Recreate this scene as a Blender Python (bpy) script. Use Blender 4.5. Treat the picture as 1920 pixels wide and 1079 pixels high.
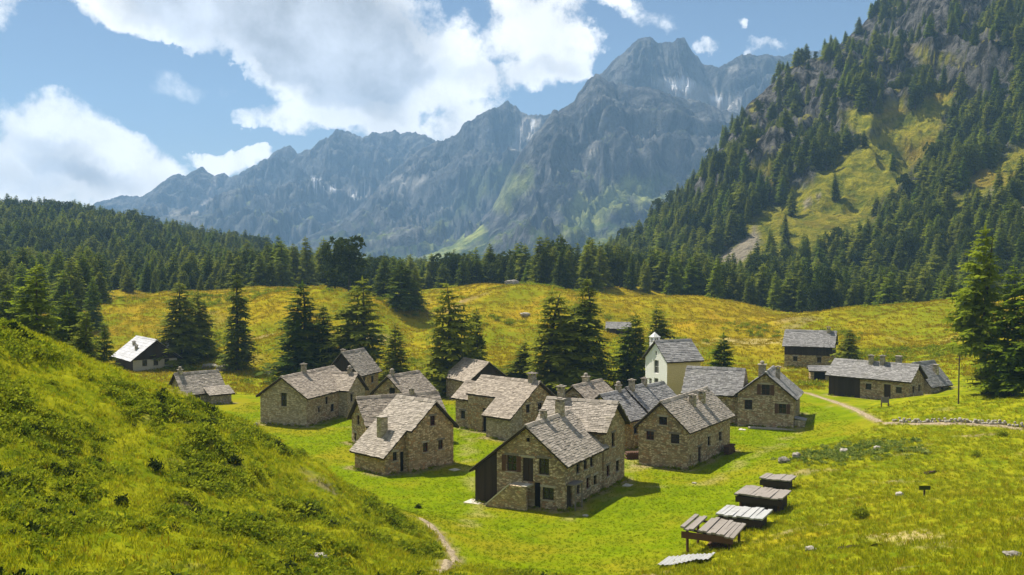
import bpy, bmesh, math, random
import numpy as np
from mathutils import Vector, Matrix
from mathutils.geometry import tessellate_polygon

random.seed(7)
RNG = np.random.default_rng(11)
R = math.radians
SC = bpy.context.scene
COL = SC.collection
for o in list(bpy.data.objects):
    bpy.data.objects.remove(o)

# ------------------------------------------------------------------ camera
CAM_Z, PITCH, FPX = 22.0, math.atan(60 / 1866.7), 1866.7
cam_d = bpy.data.cameras.new('camera')
cam = bpy.data.objects.new('camera', cam_d)
COL.objects.link(cam)
cam_d.lens, cam_d.sensor_width = 35.0, 36.0
cam_d.clip_start, cam_d.clip_end = 0.5, 60000.0
cam.location = (0, 0, CAM_Z)
cam.rotation_euler = (math.pi / 2 - PITCH, 0, 0)
SC.camera = cam

# ------------------------------------------------------------------ sun, exposure
SUN_AZ, SUN_EL = R(-43), R(57)            # azimuth from +Y (negative: towards -X)
to_sun = Vector((math.sin(SUN_AZ) * math.cos(SUN_EL), math.cos(SUN_AZ) * math.cos(SUN_EL), math.sin(SUN_EL)))
sun_d = bpy.data.lights.new('sun', 'SUN')
sun_d.energy, sun_d.angle, sun_d.color = 5.0, R(0.53), (1.0, 0.93, 0.80)
sun = bpy.data.objects.new('sun', sun_d)
sun.rotation_euler = to_sun.to_track_quat('Z', 'Y').to_euler()
COL.objects.link(sun)
SC.view_settings.view_transform = 'Standard'
SC.view_settings.look = 'None'
SC.view_settings.gamma = 1.0
SC.view_settings.use_curve_mapping = False
SC.view_settings.exposure = 0.84
SC.cycles.use_denoising = True
SC.cycles.max_bounces = 6
SC.cycles.diffuse_bounces = 3
SC.cycles.volume_bounces = 1
SC.cycles.caustics_reflective = SC.cycles.caustics_refractive = False

# ------------------------------------------------------------------ node helpers
class NT:
    def __init__(s, tree):
        s.t = tree
        tree.nodes.clear()
    def n(s, kind, ins=None, **props):
        nd = s.t.nodes.new(kind)
        for k, v in props.items():
            setattr(nd, k, v)
        for k, v in (ins or {}).items():
            s.set(nd.inputs[k], v)
        return nd
    def set(s, sock, v):
        if isinstance(v, bpy.types.NodeSocket):
            s.t.links.new(v, sock)
        elif isinstance(v, bpy.types.Node):
            s.t.links.new(v.outputs[0], sock)
        elif isinstance(v, tuple) and len(v) == 3 and sock.type == 'RGBA':
            sock.default_value = (*v, 1)
        else:
            sock.default_value = v
    def m(s, op, a, b=0.0, c=None, clamp=False):
        ins = {0: a, 1: b}
        if c is not None:
            ins[2] = c
        return s.n('ShaderNodeMath', ins, operation=op, use_clamp=clamp).outputs[0]
    def mix(s, f, a, b, blend='MIX'):
        nd = s.n('ShaderNodeMix', data_type='RGBA', blend_type=blend)
        s.set(nd.inputs[0], f); s.set(nd.inputs[6], a); s.set(nd.inputs[7], b)
        return nd.outputs[2]
    def ss(s, x, lo, hi, a=0.0, b=1.0):
        return s.n('ShaderNodeMapRange', {0: x, 1: lo, 2: hi, 3: a, 4: b}, interpolation_type='SMOOTHSTEP').outputs[0]
    def noise(s, vec, scale, detail=4, rough=0.55, dist=0.0):
        return s.n('ShaderNodeTexNoise', {'Vector': vec, 'Scale': scale, 'Detail': detail, 'Roughness': rough, 'Distortion': dist})
    def attr(s, name):
        return s.n('ShaderNodeAttribute', attribute_name=name)

# ------------------------------------------------------------------ world: sky with clouds
world = bpy.data.worlds.new('World')
SC.world = world
world.use_nodes = True
def build_world():
    w = NT(world.node_tree)
    sky = w.n('ShaderNodeTexSky', sky_type='NISHITA', sun_disc=False, sun_elevation=SUN_EL,
              sun_rotation=SUN_AZ, altitude=1700.0, air_density=1.0, dust_density=0.6, ozone_density=1.6)
    g = w.n('ShaderNodeTexCoord').outputs['Generated']
    sep = w.n('ShaderNodeSeparateXYZ', {0: g})
    X, Y, Z = sep.outputs
    yy = w.m('MAXIMUM', Y, 0.12)
    nz = w.noise(g, 6.0, 12, 0.60, 0.15).outputs['Fac']
    nzf = w.noise(g, 24.0, 10, 0.66, 0.1).outputs['Fac']
    nc = w.noise(g, 11.0, 7, 0.62).outputs['Color']
    # wind the lookup a little so that cloud outlines billow
    sw = w.n('ShaderNodeSeparateXYZ', {0: w.n('ShaderNodeVectorMath', {0: nc, 1: (0.5, 0.5, 0.5)}, operation='SUBTRACT')})
    U = w.m('ADD', w.m('MULTIPLY', w.m('DIVIDE', X, yy), FPX), w.m('MULTIPLY', sw.outputs[0], 210.0))
    V = w.m('ADD', w.m('MULTIPLY', w.m('DIVIDE', Z, yy), FPX), w.m('MULTIPLY', sw.outputs[1], 170.0))
    front = w.ss(Y, 0.15, 0.35)
    def blob(u, v, ru, rv, rot=0.0, wgt=1.0):
        ru, rv = ru * 1.12, rv * 1.12
        dx = w.m('SUBTRACT', U, float(u - 960)); dy = w.m('SUBTRACT', V, float(480 - v))
        c, s_ = math.cos(R(rot)), math.sin(R(rot))
        a = w.m('ADD', w.m('MULTIPLY', dx, c / ru), w.m('MULTIPLY', dy, s_ / ru))
        b = w.m('ADD', w.m('MULTIPLY', dx, -s_ / rv), w.m('MULTIPLY', dy, c / rv))
        d2 = w.m('ADD', w.m('MULTIPLY', a, a), w.m('MULTIPLY', b, b))
        return w.m('MULTIPLY', w.m('MAXIMUM', w.m('SUBTRACT', 1.0, d2), 0.0), wgt)
    def add(lst):
        r = lst[0]
        for q in lst[1:]:
            r = w.m('ADD', r, q)
        return r
    shapes = [(230, -25, 190, 70, -8, 1.1), (400, -10, 330, 115, -14, 1.3), (590, 90, 230, 120, -32, 1.5), (690, 190, 160, 85, -28, 1.2), (560, 235, 130, 30, -6, .75),
              (640, 30, 170, 110, 0, 1.2), (740, 100, 60, 50, 0, .8),
              (90, 265, 150, 95, 0, 1.2), (60, 345, 260, 75, 0, 1.2), (240, 320, 130, 75, -20, 1.1), (430, 308, 62, 30, 0, .9),
              (850, 120, 85, 85, 0, 1.1), (1000, 75, 82, 90, 0, 1.2), (1055, 110, 62, 58, 0, 1.0), (930, 165, 170, 34, 6, .9), (870, 230, 62, 40, 30, 1.0),
              (5, 25, 60, 55, 0, .8), (1095, 5, 110, 30, -12, .5), (1326, 93, 28, 14, 0, .6), (1411, 52, 16, 13, 0, .45), (1455, 100, 50, 16, 0, .55),
              (350, 165, 110, 30, -10, .10), (45, 150, 50, 18, -30, .12), (1180, 30, 160, 30, -10, .18), (965, 5, 60, 40, 0, .6)]
    frame = add([blob(*s_) for s_ in shapes])
    grey = add([blob(500, 15, 350, 125, -16, 1.8), blob(630, 115, 190, 90, -22, 1.5), blob(100, 290, 130, 40, -12, .7), blob(30, 345, 220, 50, 0, .6), blob(230, 340, 120, 35, -15, .45), blob(860, 150, 70, 40, 0, .35), blob(1040, 130, 60, 30, 0, .3), blob(980, 150, 120, 28, 4, .4),
                blob(700, 230, 110, 40, 0, .35)])
    # outside the view the same fair-weather cumulus goes on, at random
    rnd = w.noise(g, 1.9, 3, 0.5).outputs['Fac']
    inview = w.m('MULTIPLY', w.m('MULTIPLY', w.ss(w.m('ABSOLUTE', w.m('DIVIDE', X, yy)), 0.75, 0.55), w.ss(w.m('DIVIDE', Z, yy), 0.5, 0.32)), front)
    rest = w.m('MULTIPLY', w.ss(rnd, 0.47, 0.66), 1.3)
    shape = w.m('ADD', w.m('MULTIPLY', frame, inview), w.m('MULTIPLY', rest, w.m('SUBTRACT', 1.0, inview)))
    det = w.m('ADD', w.m('MULTIPLY', w.m('SUBTRACT', nz, 0.5), 2.0), w.m('MULTIPLY', w.m('SUBTRACT', nzf, 0.5), 1.9))
    # detail only where a cloud is near
    F = w.m('ADD', shape, w.m('MULTIPLY', det, w.ss(shape, 0.0, 0.16)))
    dens = w.m('POWER', w.ss(F, 0.12, 0.78), 0.85)
    gfield = w.m('ADD', w.m('MULTIPLY', grey, inview), w.m('MULTIPLY', w.m('MULTIPLY', w.ss(rest, .5, 1.3), .8), w.m('SUBTRACT', 1.0, inview)))
    thick = w.ss(w.m('ADD', gfield, w.m('MULTIPLY', det, 0.75)), 0.0, 1.15)
    puff = w.m('MULTIPLY', w.ss(nz, 0.36, 0.60, 0.80, 1.0), w.ss(nzf, 0.30, 0.62, 0.80, 1.0))
    white = w.n('ShaderNodeVectorMath', {0: (CLOUD_W * 1.0, CLOUD_W * 0.985, CLOUD_W * 0.965), 3: puff}, operation='SCALE').outputs[0]
    gry = w.n('ShaderNodeVectorMath', {0: (CLOUD_W * .40, CLOUD_W * .42, CLOUD_W * .46), 3: w.m('MULTIPLY', w.ss(nz, .30, .70, .72, 1.4), w.ss(nzf, .3, .7, .85, 1.15))}, operation='SCALE').outputs[0]
    ccol = w.mix(thick, white, gry)
    skc = w.n('ShaderNodeVectorMath', {0: sky.outputs[0], 1: (SKY_S * 1.0, SKY_S * 1.0, SKY_S * 1.0)}, operation='MULTIPLY').outputs[0]
    skyc = w.mix(dens, skc, ccol)
    bg = w.n('ShaderNodeBackground', {'Color': skyc, 'Strength': 1.0})
    w.n('ShaderNodeOutputWorld', {'Surface': bg})
SKY_S = 0.050        # strength of the Nishita sky
CLOUD_W = 0.88      # radiance of sunlit cloud
build_world()
world.cycles.sampling_method = 'MANUAL'
world.cycles.sample_map_resolution = 512

# ------------------------------------------------------------------ pixel -> place
CP, SP = math.cos(PITCH), math.sin(PITCH)
def ray(u, v):
    dx, dy = (u - 960) / FPX, -(v - 539.5) / FPX
    y, z = CP + dy * SP, -SP + dy * CP
    return dx / y, z / y                       # X and Z change per metre of Y
def PT(u, v, Y):
    a, b = ray(u, v)
    return (a * Y, Y, CAM_Z + b * Y)
def ON(u, v, z=0.0):
    a, b = ray(u, v)
    Y = (z - CAM_Z) / b
    return (a * Y, Y, z)
def to_px(x, y, z):
    zz = z - CAM_Z
    f = y * CP - zz * SP
    return 960 + FPX * x / f, 539.5 - FPX * (y * SP + zz * CP) / f

# ------------------------------------------------------------------ numpy noise
_perm = RNG.permutation(512)
_ga = RNG.uniform(0, 2 * np.pi, 512)
_gx, _gy = np.cos(_ga), np.sin(_ga)
def perlin(x, y):
    x = np.asarray(x, float); y = np.asarray(y, float)
    xi, yi = np.floor(x).astype(int), np.floor(y).astype(int)
    xf, yf = x - xi, y - yi
    def gr(ix, iy, fx, fy):
        h = _perm[(_perm[ix & 511] + iy) & 511]
        return _gx[h] * fx + _gy[h] * fy
    u = xf ** 3 * (xf * (xf * 6 - 15) + 10); v = yf ** 3 * (yf * (yf * 6 - 15) + 10)
    a = gr(xi, yi, xf, yf); b = gr(xi + 1, yi, xf - 1, yf)
    c = gr(xi, yi + 1, xf, yf - 1); d = gr(xi + 1, yi + 1, xf - 1, yf - 1)
    return ((a + u * (b - a)) * (1 - v) + (c + u * (d - c)) * v) * 1.5
def fbm(x, y, o=5, g=0.5):
    s, a, f = 0, 1.0, 1.0
    for k in range(o):
        s = s + a * perlin(x * f + 17.3 * k, y * f - 9.1 * k); a *= g; f *= 2.03
    return s
def ridged(x, y, o=5, g=0.5):
    s, a, f, w = 0, 1.0, 1.0, 1.0
    for k in range(o):
        n = (1 - np.abs(perlin(x * f + 31.7 * k, y * f + 5.9 * k))) ** 2
        s = s + a * n * w; w = np.clip(n * 1.3, 0, 1); a *= g; f *= 2.07
    return s
def sstep(x, a, b):
    t = np.clip((np.asarray(x, float) - a) / (b - a), 0, 1)
    return t * t * (3 - 2 * t)

# ------------------------------------------------------------------ object helpers
def tag(o, label=None, cat=None, group=None, kind=None):
    if label: o['label'] = label
    if cat: o['category'] = cat
    if group: o['group'] = group
    if kind: o['kind'] = kind
    return o
def mesh_obj(name, me, mats, parent=None, smooth=False):
    o = bpy.data.objects.new(name, me)
    COL.objects.link(o)
    for m in (mats if isinstance(mats, (list, tuple)) else [mats]):
        if me.materials.find(m.name) < 0 or len(me.materials) < 1:
            me.materials.append(m)
    if parent: o.parent = parent
    if smooth:
        me.shade_smooth()
    return o
def empty(name, loc, rz=0.0):
    o = bpy.data.objects.new(name, None)
    o.empty_display_size = 0.3
    COL.objects.link(o)
    o.location = loc; o.rotation_euler = (0, 0, rz)
    return o
def grid_mesh(name, X, Y, Z, smooth=True):
    r, c = X.shape
    co = np.stack([X, Y, Z], -1).reshape(-1, 3)
    i = np.arange(r * c).reshape(r, c)
    q = np.stack([i[:-1, :-1], i[:-1, 1:], i[1:, 1:], i[1:, :-1]], -1).reshape(-1, 4)
    me = bpy.data.meshes.new(name)
    me.vertices.add(len(co)); me.vertices.foreach_set('co', co.ravel())
    me.loops.add(q.size); me.loops.foreach_set('vertex_index', q.ravel())
    me.polygons.add(len(q))
    me.polygons.foreach_set('loop_start', np.arange(0, q.size, 4))
    me.update(calc_edges=True)
    if smooth: me.shade_smooth()
    return me
def set_attr(me, name, arr):
    a = me.attributes.new(name, 'FLOAT', 'POINT')
    a.data.foreach_set('value', np.asarray(arr, dtype=np.float32).ravel())
def poly_mesh(name, verts, faces):
    me = bpy.data.meshes.new(name)
    me.from_pydata(verts, [], faces)
    me.update()
    return me
def soup(name, V, nper):
    """mesh of separate faces: V is (n, nper, 3)"""
    n = len(V)
    me = bpy.data.meshes.new(name)
    me.vertices.add(n * nper); me.vertices.foreach_set('co', np.asarray(V, dtype=np.float32).ravel())
    me.loops.add(n * nper); me.loops.foreach_set('vertex_index', np.arange(n * nper))
    me.polygons.add(n); me.polygons.foreach_set('loop_start', np.arange(0, n * nper, nper))
    me.update(calc_edges=True)
    return me
class MB:
    """collects boxes and prisms into one mesh"""
    def __init__(s):
        s.v, s.f = [], []
    def pts(s, P, F):
        k = len(s.v); s.v += [tuple(p) for p in P]; s.f += [tuple(k + i for i in f) for f in F]
        return s
    def box(s, a, b, M=None):
        P = [Vector((x, y, z)) for z in (a[2], b[2]) for y in (a[1], b[1]) for x in (a[0], b[0])]
        if M is not None: P = [M @ p for p in P]
        return s.pts(P, [(0, 2, 3, 1), (4, 5, 7, 6), (0, 1, 5, 4), (2, 6, 7, 3), (0, 4, 6, 2), (1, 3, 7, 5)])
    def hexa(s, P):
        """8 corners: bottom 4 round, top 4 round"""
        return s.pts(P, [(3, 2, 1, 0), (4, 5, 6, 7), (0, 1, 5, 4), (1, 2, 6, 5), (2, 3, 7, 6), (3, 0, 4, 7)])
    def prism(s, prof, d0, d1, M=None):
        """profile in x-z, extruded along y"""
        n = len(prof)
        P = [Vector((x, d0, z)) for x, z in prof] + [Vector((x, d1, z)) for x, z in prof]
        if M is not None: P = [M @ p for p in P]
        F = [tuple(range(n)), tuple(range(2 * n - 1, n - 1, -1))] + [(i, i + n, (i + 1) % n + n, (i + 1) % n) for i in range(n)]
        return s.pts(P, F)
    def beam(s, p, q, r):
        p, q = Vector(p), Vector(q); d = (q - p).normalized()
        a = d.orthogonal().normalized() * r; b = d.cross(a).normalized() * r
        return s.hexa([p - a - b, p + a - b, p + a + b, p - a + b, q - a - b, q + a - b, q + a + b, q - a + b])
    def tube(s, pts, rad, n=7):
        k = len(s.v)
        for i, p in enumerate(pts):
            p = Vector(p)
            d = (Vector(pts[min(i + 1, len(pts) - 1)]) - Vector(pts[max(i - 1, 0)])).normalized()
            a = d.orthogonal().normalized(); b = d.cross(a)
            for j in range(n):
                t = 2 * math.pi * j / n
                s.v.append(tuple(p + (a * math.cos(t) + b * math.sin(t)) * rad[i]))
        for i in range(len(pts) - 1):
            for j in range(n):
                s.f.append((k + i * n + j, k + i * n + (j + 1) % n, k + (i + 1) * n + (j + 1) % n, k + (i + 1) * n + j))
        s.f.append(tuple(range(k + n - 1, k - 1, -1))); s.f.append(tuple(range(k + (len(pts) - 1) * n, k + len(pts) * n)))
        return s
    def build(s, name, mat, parent=None, smooth=False):
        return mesh_obj(name, poly_mesh(name, s.v, s.f), mat, parent, smooth)
# ------------------------------------------------------------------ materials
MAT = {}
def material(name, fn):
    m = bpy.data.materials.new(name); m.use_nodes = True
    t = NT(m.node_tree)
    res = fn(t)
    bs = t.n('ShaderNodeBsdfPrincipled', {'Base Color': res['col'], 'Roughness': res.get('rough', 0.9), 'Specular IOR Level': res.get('spec', 0.2)})
    if 'bump' in res:
        t.set(bs.inputs['Normal'], t.n('ShaderNodeBump', {'Height': res['bump'], 'Strength': res.get('bs', 0.5), 'Distance': res.get('bd', 0.05)}).outputs[0])
    if 'metal' in res: bs.inputs['Metallic'].default_value = res['metal']
    if res.get('trans'):
        tr = t.n('ShaderNodeBsdfTranslucent', {'Color': res['col']})
        mx = t.n('ShaderNodeMixShader', {0: res['trans'], 1: bs, 2: tr})
        t.n('ShaderNodeOutputMaterial', {'Surface': mx})
    else:
        t.n('ShaderNodeOutputMaterial', {'Surface': bs})
    MAT[name] = m
    return m
def objco(t):
    return t.n('ShaderNodeTexCoord').outputs['Object']
def geopos(t):
    return t.n('ShaderNodeNewGeometry').outputs['Position']

def ground_fn(t):
    p = geopos(t)
    n1 = t.noise(p, 0.09, 5, .6).outputs[0]
    n2 = t.noise(p, 0.55, 5, .65).outputs[0]
    n3 = t.noise(p, 3.2, 5, .7).outputs[0]
    lawn = t.mix(t.ss(n2, .35, .7), (0.118, 0.170, 0.003), (0.170, 0.212, 0.005))
    lawn = t.mix(t.ss(n1, .46, .66), lawn, (0.215, 0.198, 0.010))
    lawn = t.mix(t.ss(t.noise(p, .23, 5, .65).outputs[0], .54, .70, 0, .7), lawn, (0.085, 0.135, 0.006))
    rough = t.mix(t.ss(n2, .36, .64), (0.105, 0.140, 0.005), (0.255, 0.250, 0.010))
    rough = t.mix(t.ss(n3, .45, .75), rough, (0.160, 0.200, 0.008))
    gold = t.mix(t.ss(n2, .25, .80), (0.265, 0.220, 0.010), (0.320, 0.232, 0.012))
    gold = t.mix(t.ss(t.noise(p, .028, 5, .6).outputs[0], .44, .60), gold, (0.170, 0.188, 0.008))
    gold = t.mix(t.ss(n1, .52, .66, 0, .6), gold, (0.345, 0.210, 0.018))
    bandv = t.n('ShaderNodeVectorMath', {0: p, 1: (.035, .16, .3)}, operation='MULTIPLY').outputs[0]
    gold = t.mix(t.ss(t.noise(bandv, 1.0, 6, .65).outputs[0], .54, .70, 0, .75), gold, (0.12, 0.115, 0.012))
    c = t.mix(t.attr('lawn').outputs['Fac'], rough, lawn)
    c = t.mix(t.attr('gold').outputs['Fac'], c, gold)
    c = t.mix(t.attr('pale').outputs['Fac'], c, (0.36, 0.29, 0.12))
    dirt = t.mix(n3, (0.20, 0.14, 0.075), (0.34, 0.26, 0.16))
    c = t.mix(t.attr('dirt').outputs['Fac'], c, dirt)
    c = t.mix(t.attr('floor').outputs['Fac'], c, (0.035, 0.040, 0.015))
    b = t.m('ADD', t.m('MULTIPLY', n3, .6), n2)
    return dict(col=c, bump=b, bs=.6, bd=.25, rough=.95, spec=0.0)
material('ground', ground_fn)

def path_fn(t):
    p = geopos(t)
    n = t.ss(t.noise(p, 3.4, 8, .75).outputs[0], .32, .66)
    return dict(col=t.mix(n, (0.13, 0.10, 0.055), (0.42, 0.34, 0.22)), bump=n, bd=.08, spec=.1)
material('path', path_fn)

def slope_fn(t):                                # wooded slope on the right: rock, turf, scree
    p = geopos(t)
    n1 = t.noise(p, 0.018, 6, .62).outputs[0]
    n2 = t.noise(p, 0.13, 6, .65).outputs[0]
    st = t.n('ShaderNodeVectorMath', {0: p, 1: (.13, .13, .035)}, operation='MULTIPLY').outputs[0]
    n3 = t.noise(st, 1.0, 8, .7, .6).outputs[0]
    rock = t.mix(t.ss(n3, .42, .60), (0.014, 0.014, 0.015), (0.150, 0.145, 0.138))
    rock = t.mix(t.ss(n2, .55, .75), rock, (0.065, 0.075, 0.022))
    turf = t.mix(t.ss(n2, .36, .62), (0.125, 0.150, 0.010), (0.350, 0.315, 0.022))
    turf = t.mix(t.ss(n1, .5, .66), turf, (0.34, 0.245, 0.03))
    c = t.mix(t.attr('turf').outputs['Fac'], rock, turf)
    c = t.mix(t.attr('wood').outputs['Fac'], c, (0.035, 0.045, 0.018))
    c = t.mix(t.attr('scree').outputs['Fac'], c, t.mix(n2, (0.26, 0.22, 0.17), (0.42, 0.36, 0.29)))
    return dict(col=c, bump=t.m('ADD', n2, t.m('MULTIPLY', n3, 1.6)), bs=1.0, bd=6.0, spec=.05)
material('slope', slope_fn)

def mountain_fn(t):
    p = geopos(t)
    n1 = t.noise(p, 0.0035, 6, .65).outputs[0]
    n2 = t.noise(p, 0.018, 7, .68).outputs[0]
    st = t.n('ShaderNodeVectorMath', {0: p, 1: (.016, .016, .0035)}, operation='MULTIPLY').outputs[0]
    n3 = t.noise(st, 1.0, 8, .7, .8).outputs[0]
    rock = t.mix(t.ss(n3, .40, .62), (0.018, 0.021, 0.026), (0.150, 0.148, 0.143))
    rock = t.mix(t.ss(n2, .45, .7), rock, (0.055, 0.060, 0.058))
    turf = t.mix(t.ss(n2, .4, .62), (0.028, 0.055, 0.014), (0.190, 0.215, 0.050))
    turf = t.mix(t.ss(n1, .46, .62), turf, (0.05, 0.075, 0.025))
    c = t.mix(t.attr('turf').outputs['Fac'], rock, turf)
    c = t.mix(t.attr('wood').outputs['Fac'], c, t.mix(t.ss(t.noise(p, .07, 4, .7).outputs[0], .42, .6), (0.014, 0.026, 0.012), (0.075, 0.10, 0.03)))
    c = t.mix(t.attr('lush').outputs['Fac'], c, t.mix(t.ss(n2, .38, .66), (0.10, 0.14, 0.03), (0.34, 0.36, 0.09)))
    c = t.mix(t.attr('scree').outputs['Fac'], c, (0.44, 0.41, 0.37))
    c = t.mix(t.attr('snow').outputs['Fac'], c, (0.80, 0.80, 0.82))
    return dict(col=c, bump=t.m('ADD', n2, n3), bs=1.0, bd=26.0, spec=.05)
material('mountain', mountain_fn)

def wall_fn(c0, c1, c2, mortar, sc=1.0, flat=0.0):
    def fn(t):
        p = objco(t)
        w = t.n('ShaderNodeVectorMath', {0: p, 1: t.n('ShaderNodeVectorMath', {0: t.noise(p, 1.4, 3).outputs['Color'], 3: .30}, operation='SCALE').outputs[0]}, operation='ADD').outputs[0]
        q = t.n('ShaderNodeVectorMath', {0: w, 1: (3.1 * sc, 3.1 * sc, 6.6 * sc)}, operation='MULTIPLY').outputs[0]
        vo = t.n('ShaderNodeTexVoronoi', {'Vector': q, 'Scale': 1.0, 'Randomness': .95})
        ed = t.n('ShaderNodeTexVoronoi', {'Vector': q, 'Scale': 1.0, 'Randomness': .95}, feature='DISTANCE_TO_EDGE').outputs[0]
        r = t.n('ShaderNodeSeparateColor', {0: vo.outputs['Color']})
        st = t.mix(t.ss(r.outputs[0], .15, .85), c0, c1)
        st = t.mix(t.ss(r.outputs[1], .72, .9), st, c2)
        n = t.noise(p, 7.0, 5, .7).outputs[0]
        st = t.mix(t.ss(n, .35, .8, 0, .4), st, (c0[0] * .5, c0[1] * .5, c0[2] * .5))
        oi = t.n('ShaderNodeObjectInfo').outputs['Random']
        st = t.n('ShaderNodeHueSaturation', {'Hue': t.m('ADD', .488, t.m('MULTIPLY', oi, .024)), 'Saturation': t.m('ADD', .78, t.m('MULTIPLY', oi, .4)), 'Value': t.m('ADD', 1.06, t.m('MULTIPLY', oi, .3)), 'Color': st}).outputs[0]
        c = t.mix(t.ss(ed, .02, .10), mortar, st)
        big = t.noise(p, .45, 4, .6).outputs[0]
        c = t.mix(t.ss(big, .45, .72, 0, .5), c, t.mix(.5, (c1[0] * 1.2, c1[1] * 1.15, c1[2] * 1.0), mortar))
        h = t.m('ADD', t.ss(ed, .0, .16), t.m('MULTIPLY', n, .5))
        if flat:
            c = t.mix(flat, c, mortar)
        return dict(col=c, bump=h, bs=.9 * (1 - .7 * flat), bd=.10, spec=.15)
    return fn
material('stone_wall', wall_fn((.23, .175, .10), (.62, .50, .305), (.40, .22, .10), (.30, .235, .135)))
material('grey_wall', wall_fn((.25, .22, .16), (.56, .49, .365), (.32, .24, .14), (.36, .315, .235), 1.1))
material('warm_wall', wall_fn((.27, .19, .105), (.66, .50, .30), (.48, .26, .11), (.36, .27, .155)))
material('beige_plaster', wall_fn((.50, .41, .20), (.60, .49, .26), (.44, .35, .18), (.56, .46, .24), .8, .82))
material('white_plaster', wall_fn((.74, .73, .69), (.82, .81, .77), (.66, .65, .61), (.80, .79, .75), .8, .85))
material('pale_plaster', wall_fn((.36, .34, .28), (.46, .43, .36), (.30, .28, .22), (.44, .41, .34), .9, .75))

def slate_fn(a, b, moss):
    def fn(t):
        ri = t.n('ShaderNodeNewGeometry').outputs['Random Per Island']
        p = objco(t)
        n = t.noise(p, 2.2, 5, .7).outputs[0]
        big = t.noise(p, .5, 3, .6).outputs[0]
        c = t.mix(ri, a, b)
        c = t.mix(t.ss(n, .5, .78, 0, .55), c, (a[0] * .55, a[1] * .55, a[2] * .55))
        c = t.mix(t.ss(big, .55, .75, 0, .35), c, moss)
        return dict(col=c, bump=n, bs=.4, bd=.03, rough=.8, spec=.25)
    return fn
material('slate', slate_fn((.200, .172, .140), (.385, .335, .280), (.20, .17, .09)))
material('slate_grey', slate_fn((.150, .143, .138), (.300, .288, .278), (.16, .15, .11)))
material('slate_brown', slate_fn((.195, .160, .125), (.385, .325, .260), (.20, .16, .09)))
material('roof_metal', slate_fn((.40, .40, .42), (.52, .52, .55), (.34, .33, .33)))
material('weathered_plank', slate_fn((.12, .10, .085), (.33, .295, .26), (.13, .10, .07)))
material('pale_sheet', slate_fn((.26, .26, .26), (.42, .42, .41), (.25, .22, .17)))

def wood_fn(a, b):
    def fn(t):
        p = objco(t)
        q = t.n('ShaderNodeVectorMath', {0: p, 1: (9, 9, .7)}, operation='MULTIPLY').outputs[0]
        n = t.noise(q, 1.0, 5, .65).outputs[0]
        ri = t.n('ShaderNodeNewGeometry').outputs['Random Per Island']
        c = t.mix(t.m('ADD', t.m('MULTIPLY', n, .6), t.m('MULTIPLY', ri, .4)), a, b)
        return dict(col=c, bump=n, bs=.3, bd=.02, rough=.8)
    return fn
material('dark_wood', wood_fn((.018, .013, .010), (.062, .042, .030)))
material('brown_wood', wood_fn((.050, .026, .016), (.130, .065, .038)))
material('grey_wood', wood_fn((.10, .085, .07), (.24, .21, .18)))
material('red_wood', wood_fn((.060, .014, .010), (.115, .030, .020)))
def plain(col, var=.25, rough=.6, sc=6.0, spec=.3, metal=None):
    def fn(t):
        n = t.noise(objco(t), sc, 4, .6).outputs[0]
        d = dict(col=t.mix(n, tuple(c * (1 - var) for c in col), tuple(c * (1 + var) for c in col)), rough=rough, spec=spec)
        if metal: d['metal'] = metal
        return d
    return fn
material('glass', plain((.012, .014, .018), .3, .12, 3, .5))
material('interior_shade', plain((.010, .008, .007), .3, .9))  # near-black colour stands in for the unlit inside of openings
material('trim_stone', plain((.36, .32, .25), .3, .9, 5, .1))
material('pale_stone', plain((.52, .48, .40), .25, .9, 4, .1))
material('blue_cloth', plain((.06, .07, .16), .3, .8))
material('white_frame', plain((.62, .60, .55), .1, .6))
def rock_fn(t):
    p = geopos(t)
    n = t.noise(p, 2.6, 7, .7).outputs[0]; n2 = t.noise(p, .7, 3).outputs[0]
    c = t.mix(t.ss(n, .3, .7), (.085, .075, .062), (.36, .33, .28))
    return dict(col=t.mix(t.ss(n2, .5, .75, 0, .6), c, (.10, .105, .05)), bump=n, bs=.8, bd=.12, spec=.1)
material('rock', rock_fn)
def pale_rock_fn(t):
    n = t.noise(geopos(t), 2.6, 7, .7).outputs[0]
    return dict(col=t.mix(t.ss(n, .3, .7), (.22, .20, .17), (.50, .46, .39)), bump=n, bs=.8, bd=.1, spec=.1)
material('pale_rock', pale_rock_fn)
material('soil', plain((.045, .030, .018), .5, .95, 3, .1))

def leaf_fn(dark, light, trans=.25, ns=.45):
    def fn(t):
        oi = t.n('ShaderNodeObjectInfo').outputs['Random']
        n = t.noise(objco(t), ns, 3, .6).outputs[0]
        ri = t.n('ShaderNodeNewGeometry').outputs['Random Per Island']
        f = t.m('ADD', t.m('ADD', t.m('MULTIPLY', oi, .45), t.m('MULTIPLY', n, .45)), t.m('MULTIPLY', ri, .35))
        return dict(col=t.mix(t.ss(f, .3, .95), dark, light), rough=.8, spec=0.03, trans=trans)
    return fn
material('spruce', leaf_fn((.062, .100, .012), (.215, .235, .026), .42))
material('larch', leaf_fn((.080, .120, .012), (.250, .268, .026), .48))
material('bright_larch', leaf_fn((.095, .155, .010), (.245, .290, .020), .55))
material('stone_pine', leaf_fn((.030, .050, .010), (.090, .112, .018), .25))
material('shrub_leaf', leaf_fn((.105, .155, .008), (.290, .320, .016), .45, 1.5))
material('dark_shrub', leaf_fn((.020, .036, .008), (.060, .082, .014), .2, 1.5))
material('grass_blade', leaf_fn((.150, .190, .004), (.400, .390, .014), .45, 1.5))
material('lawn_blade', leaf_fn((.125, .175, .003), (.195, .232, .006), .35, 1.5))
material('gold_blade', leaf_fn((.235, .200, .008), (.345, .255, .012), .3, 1.5))
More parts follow.
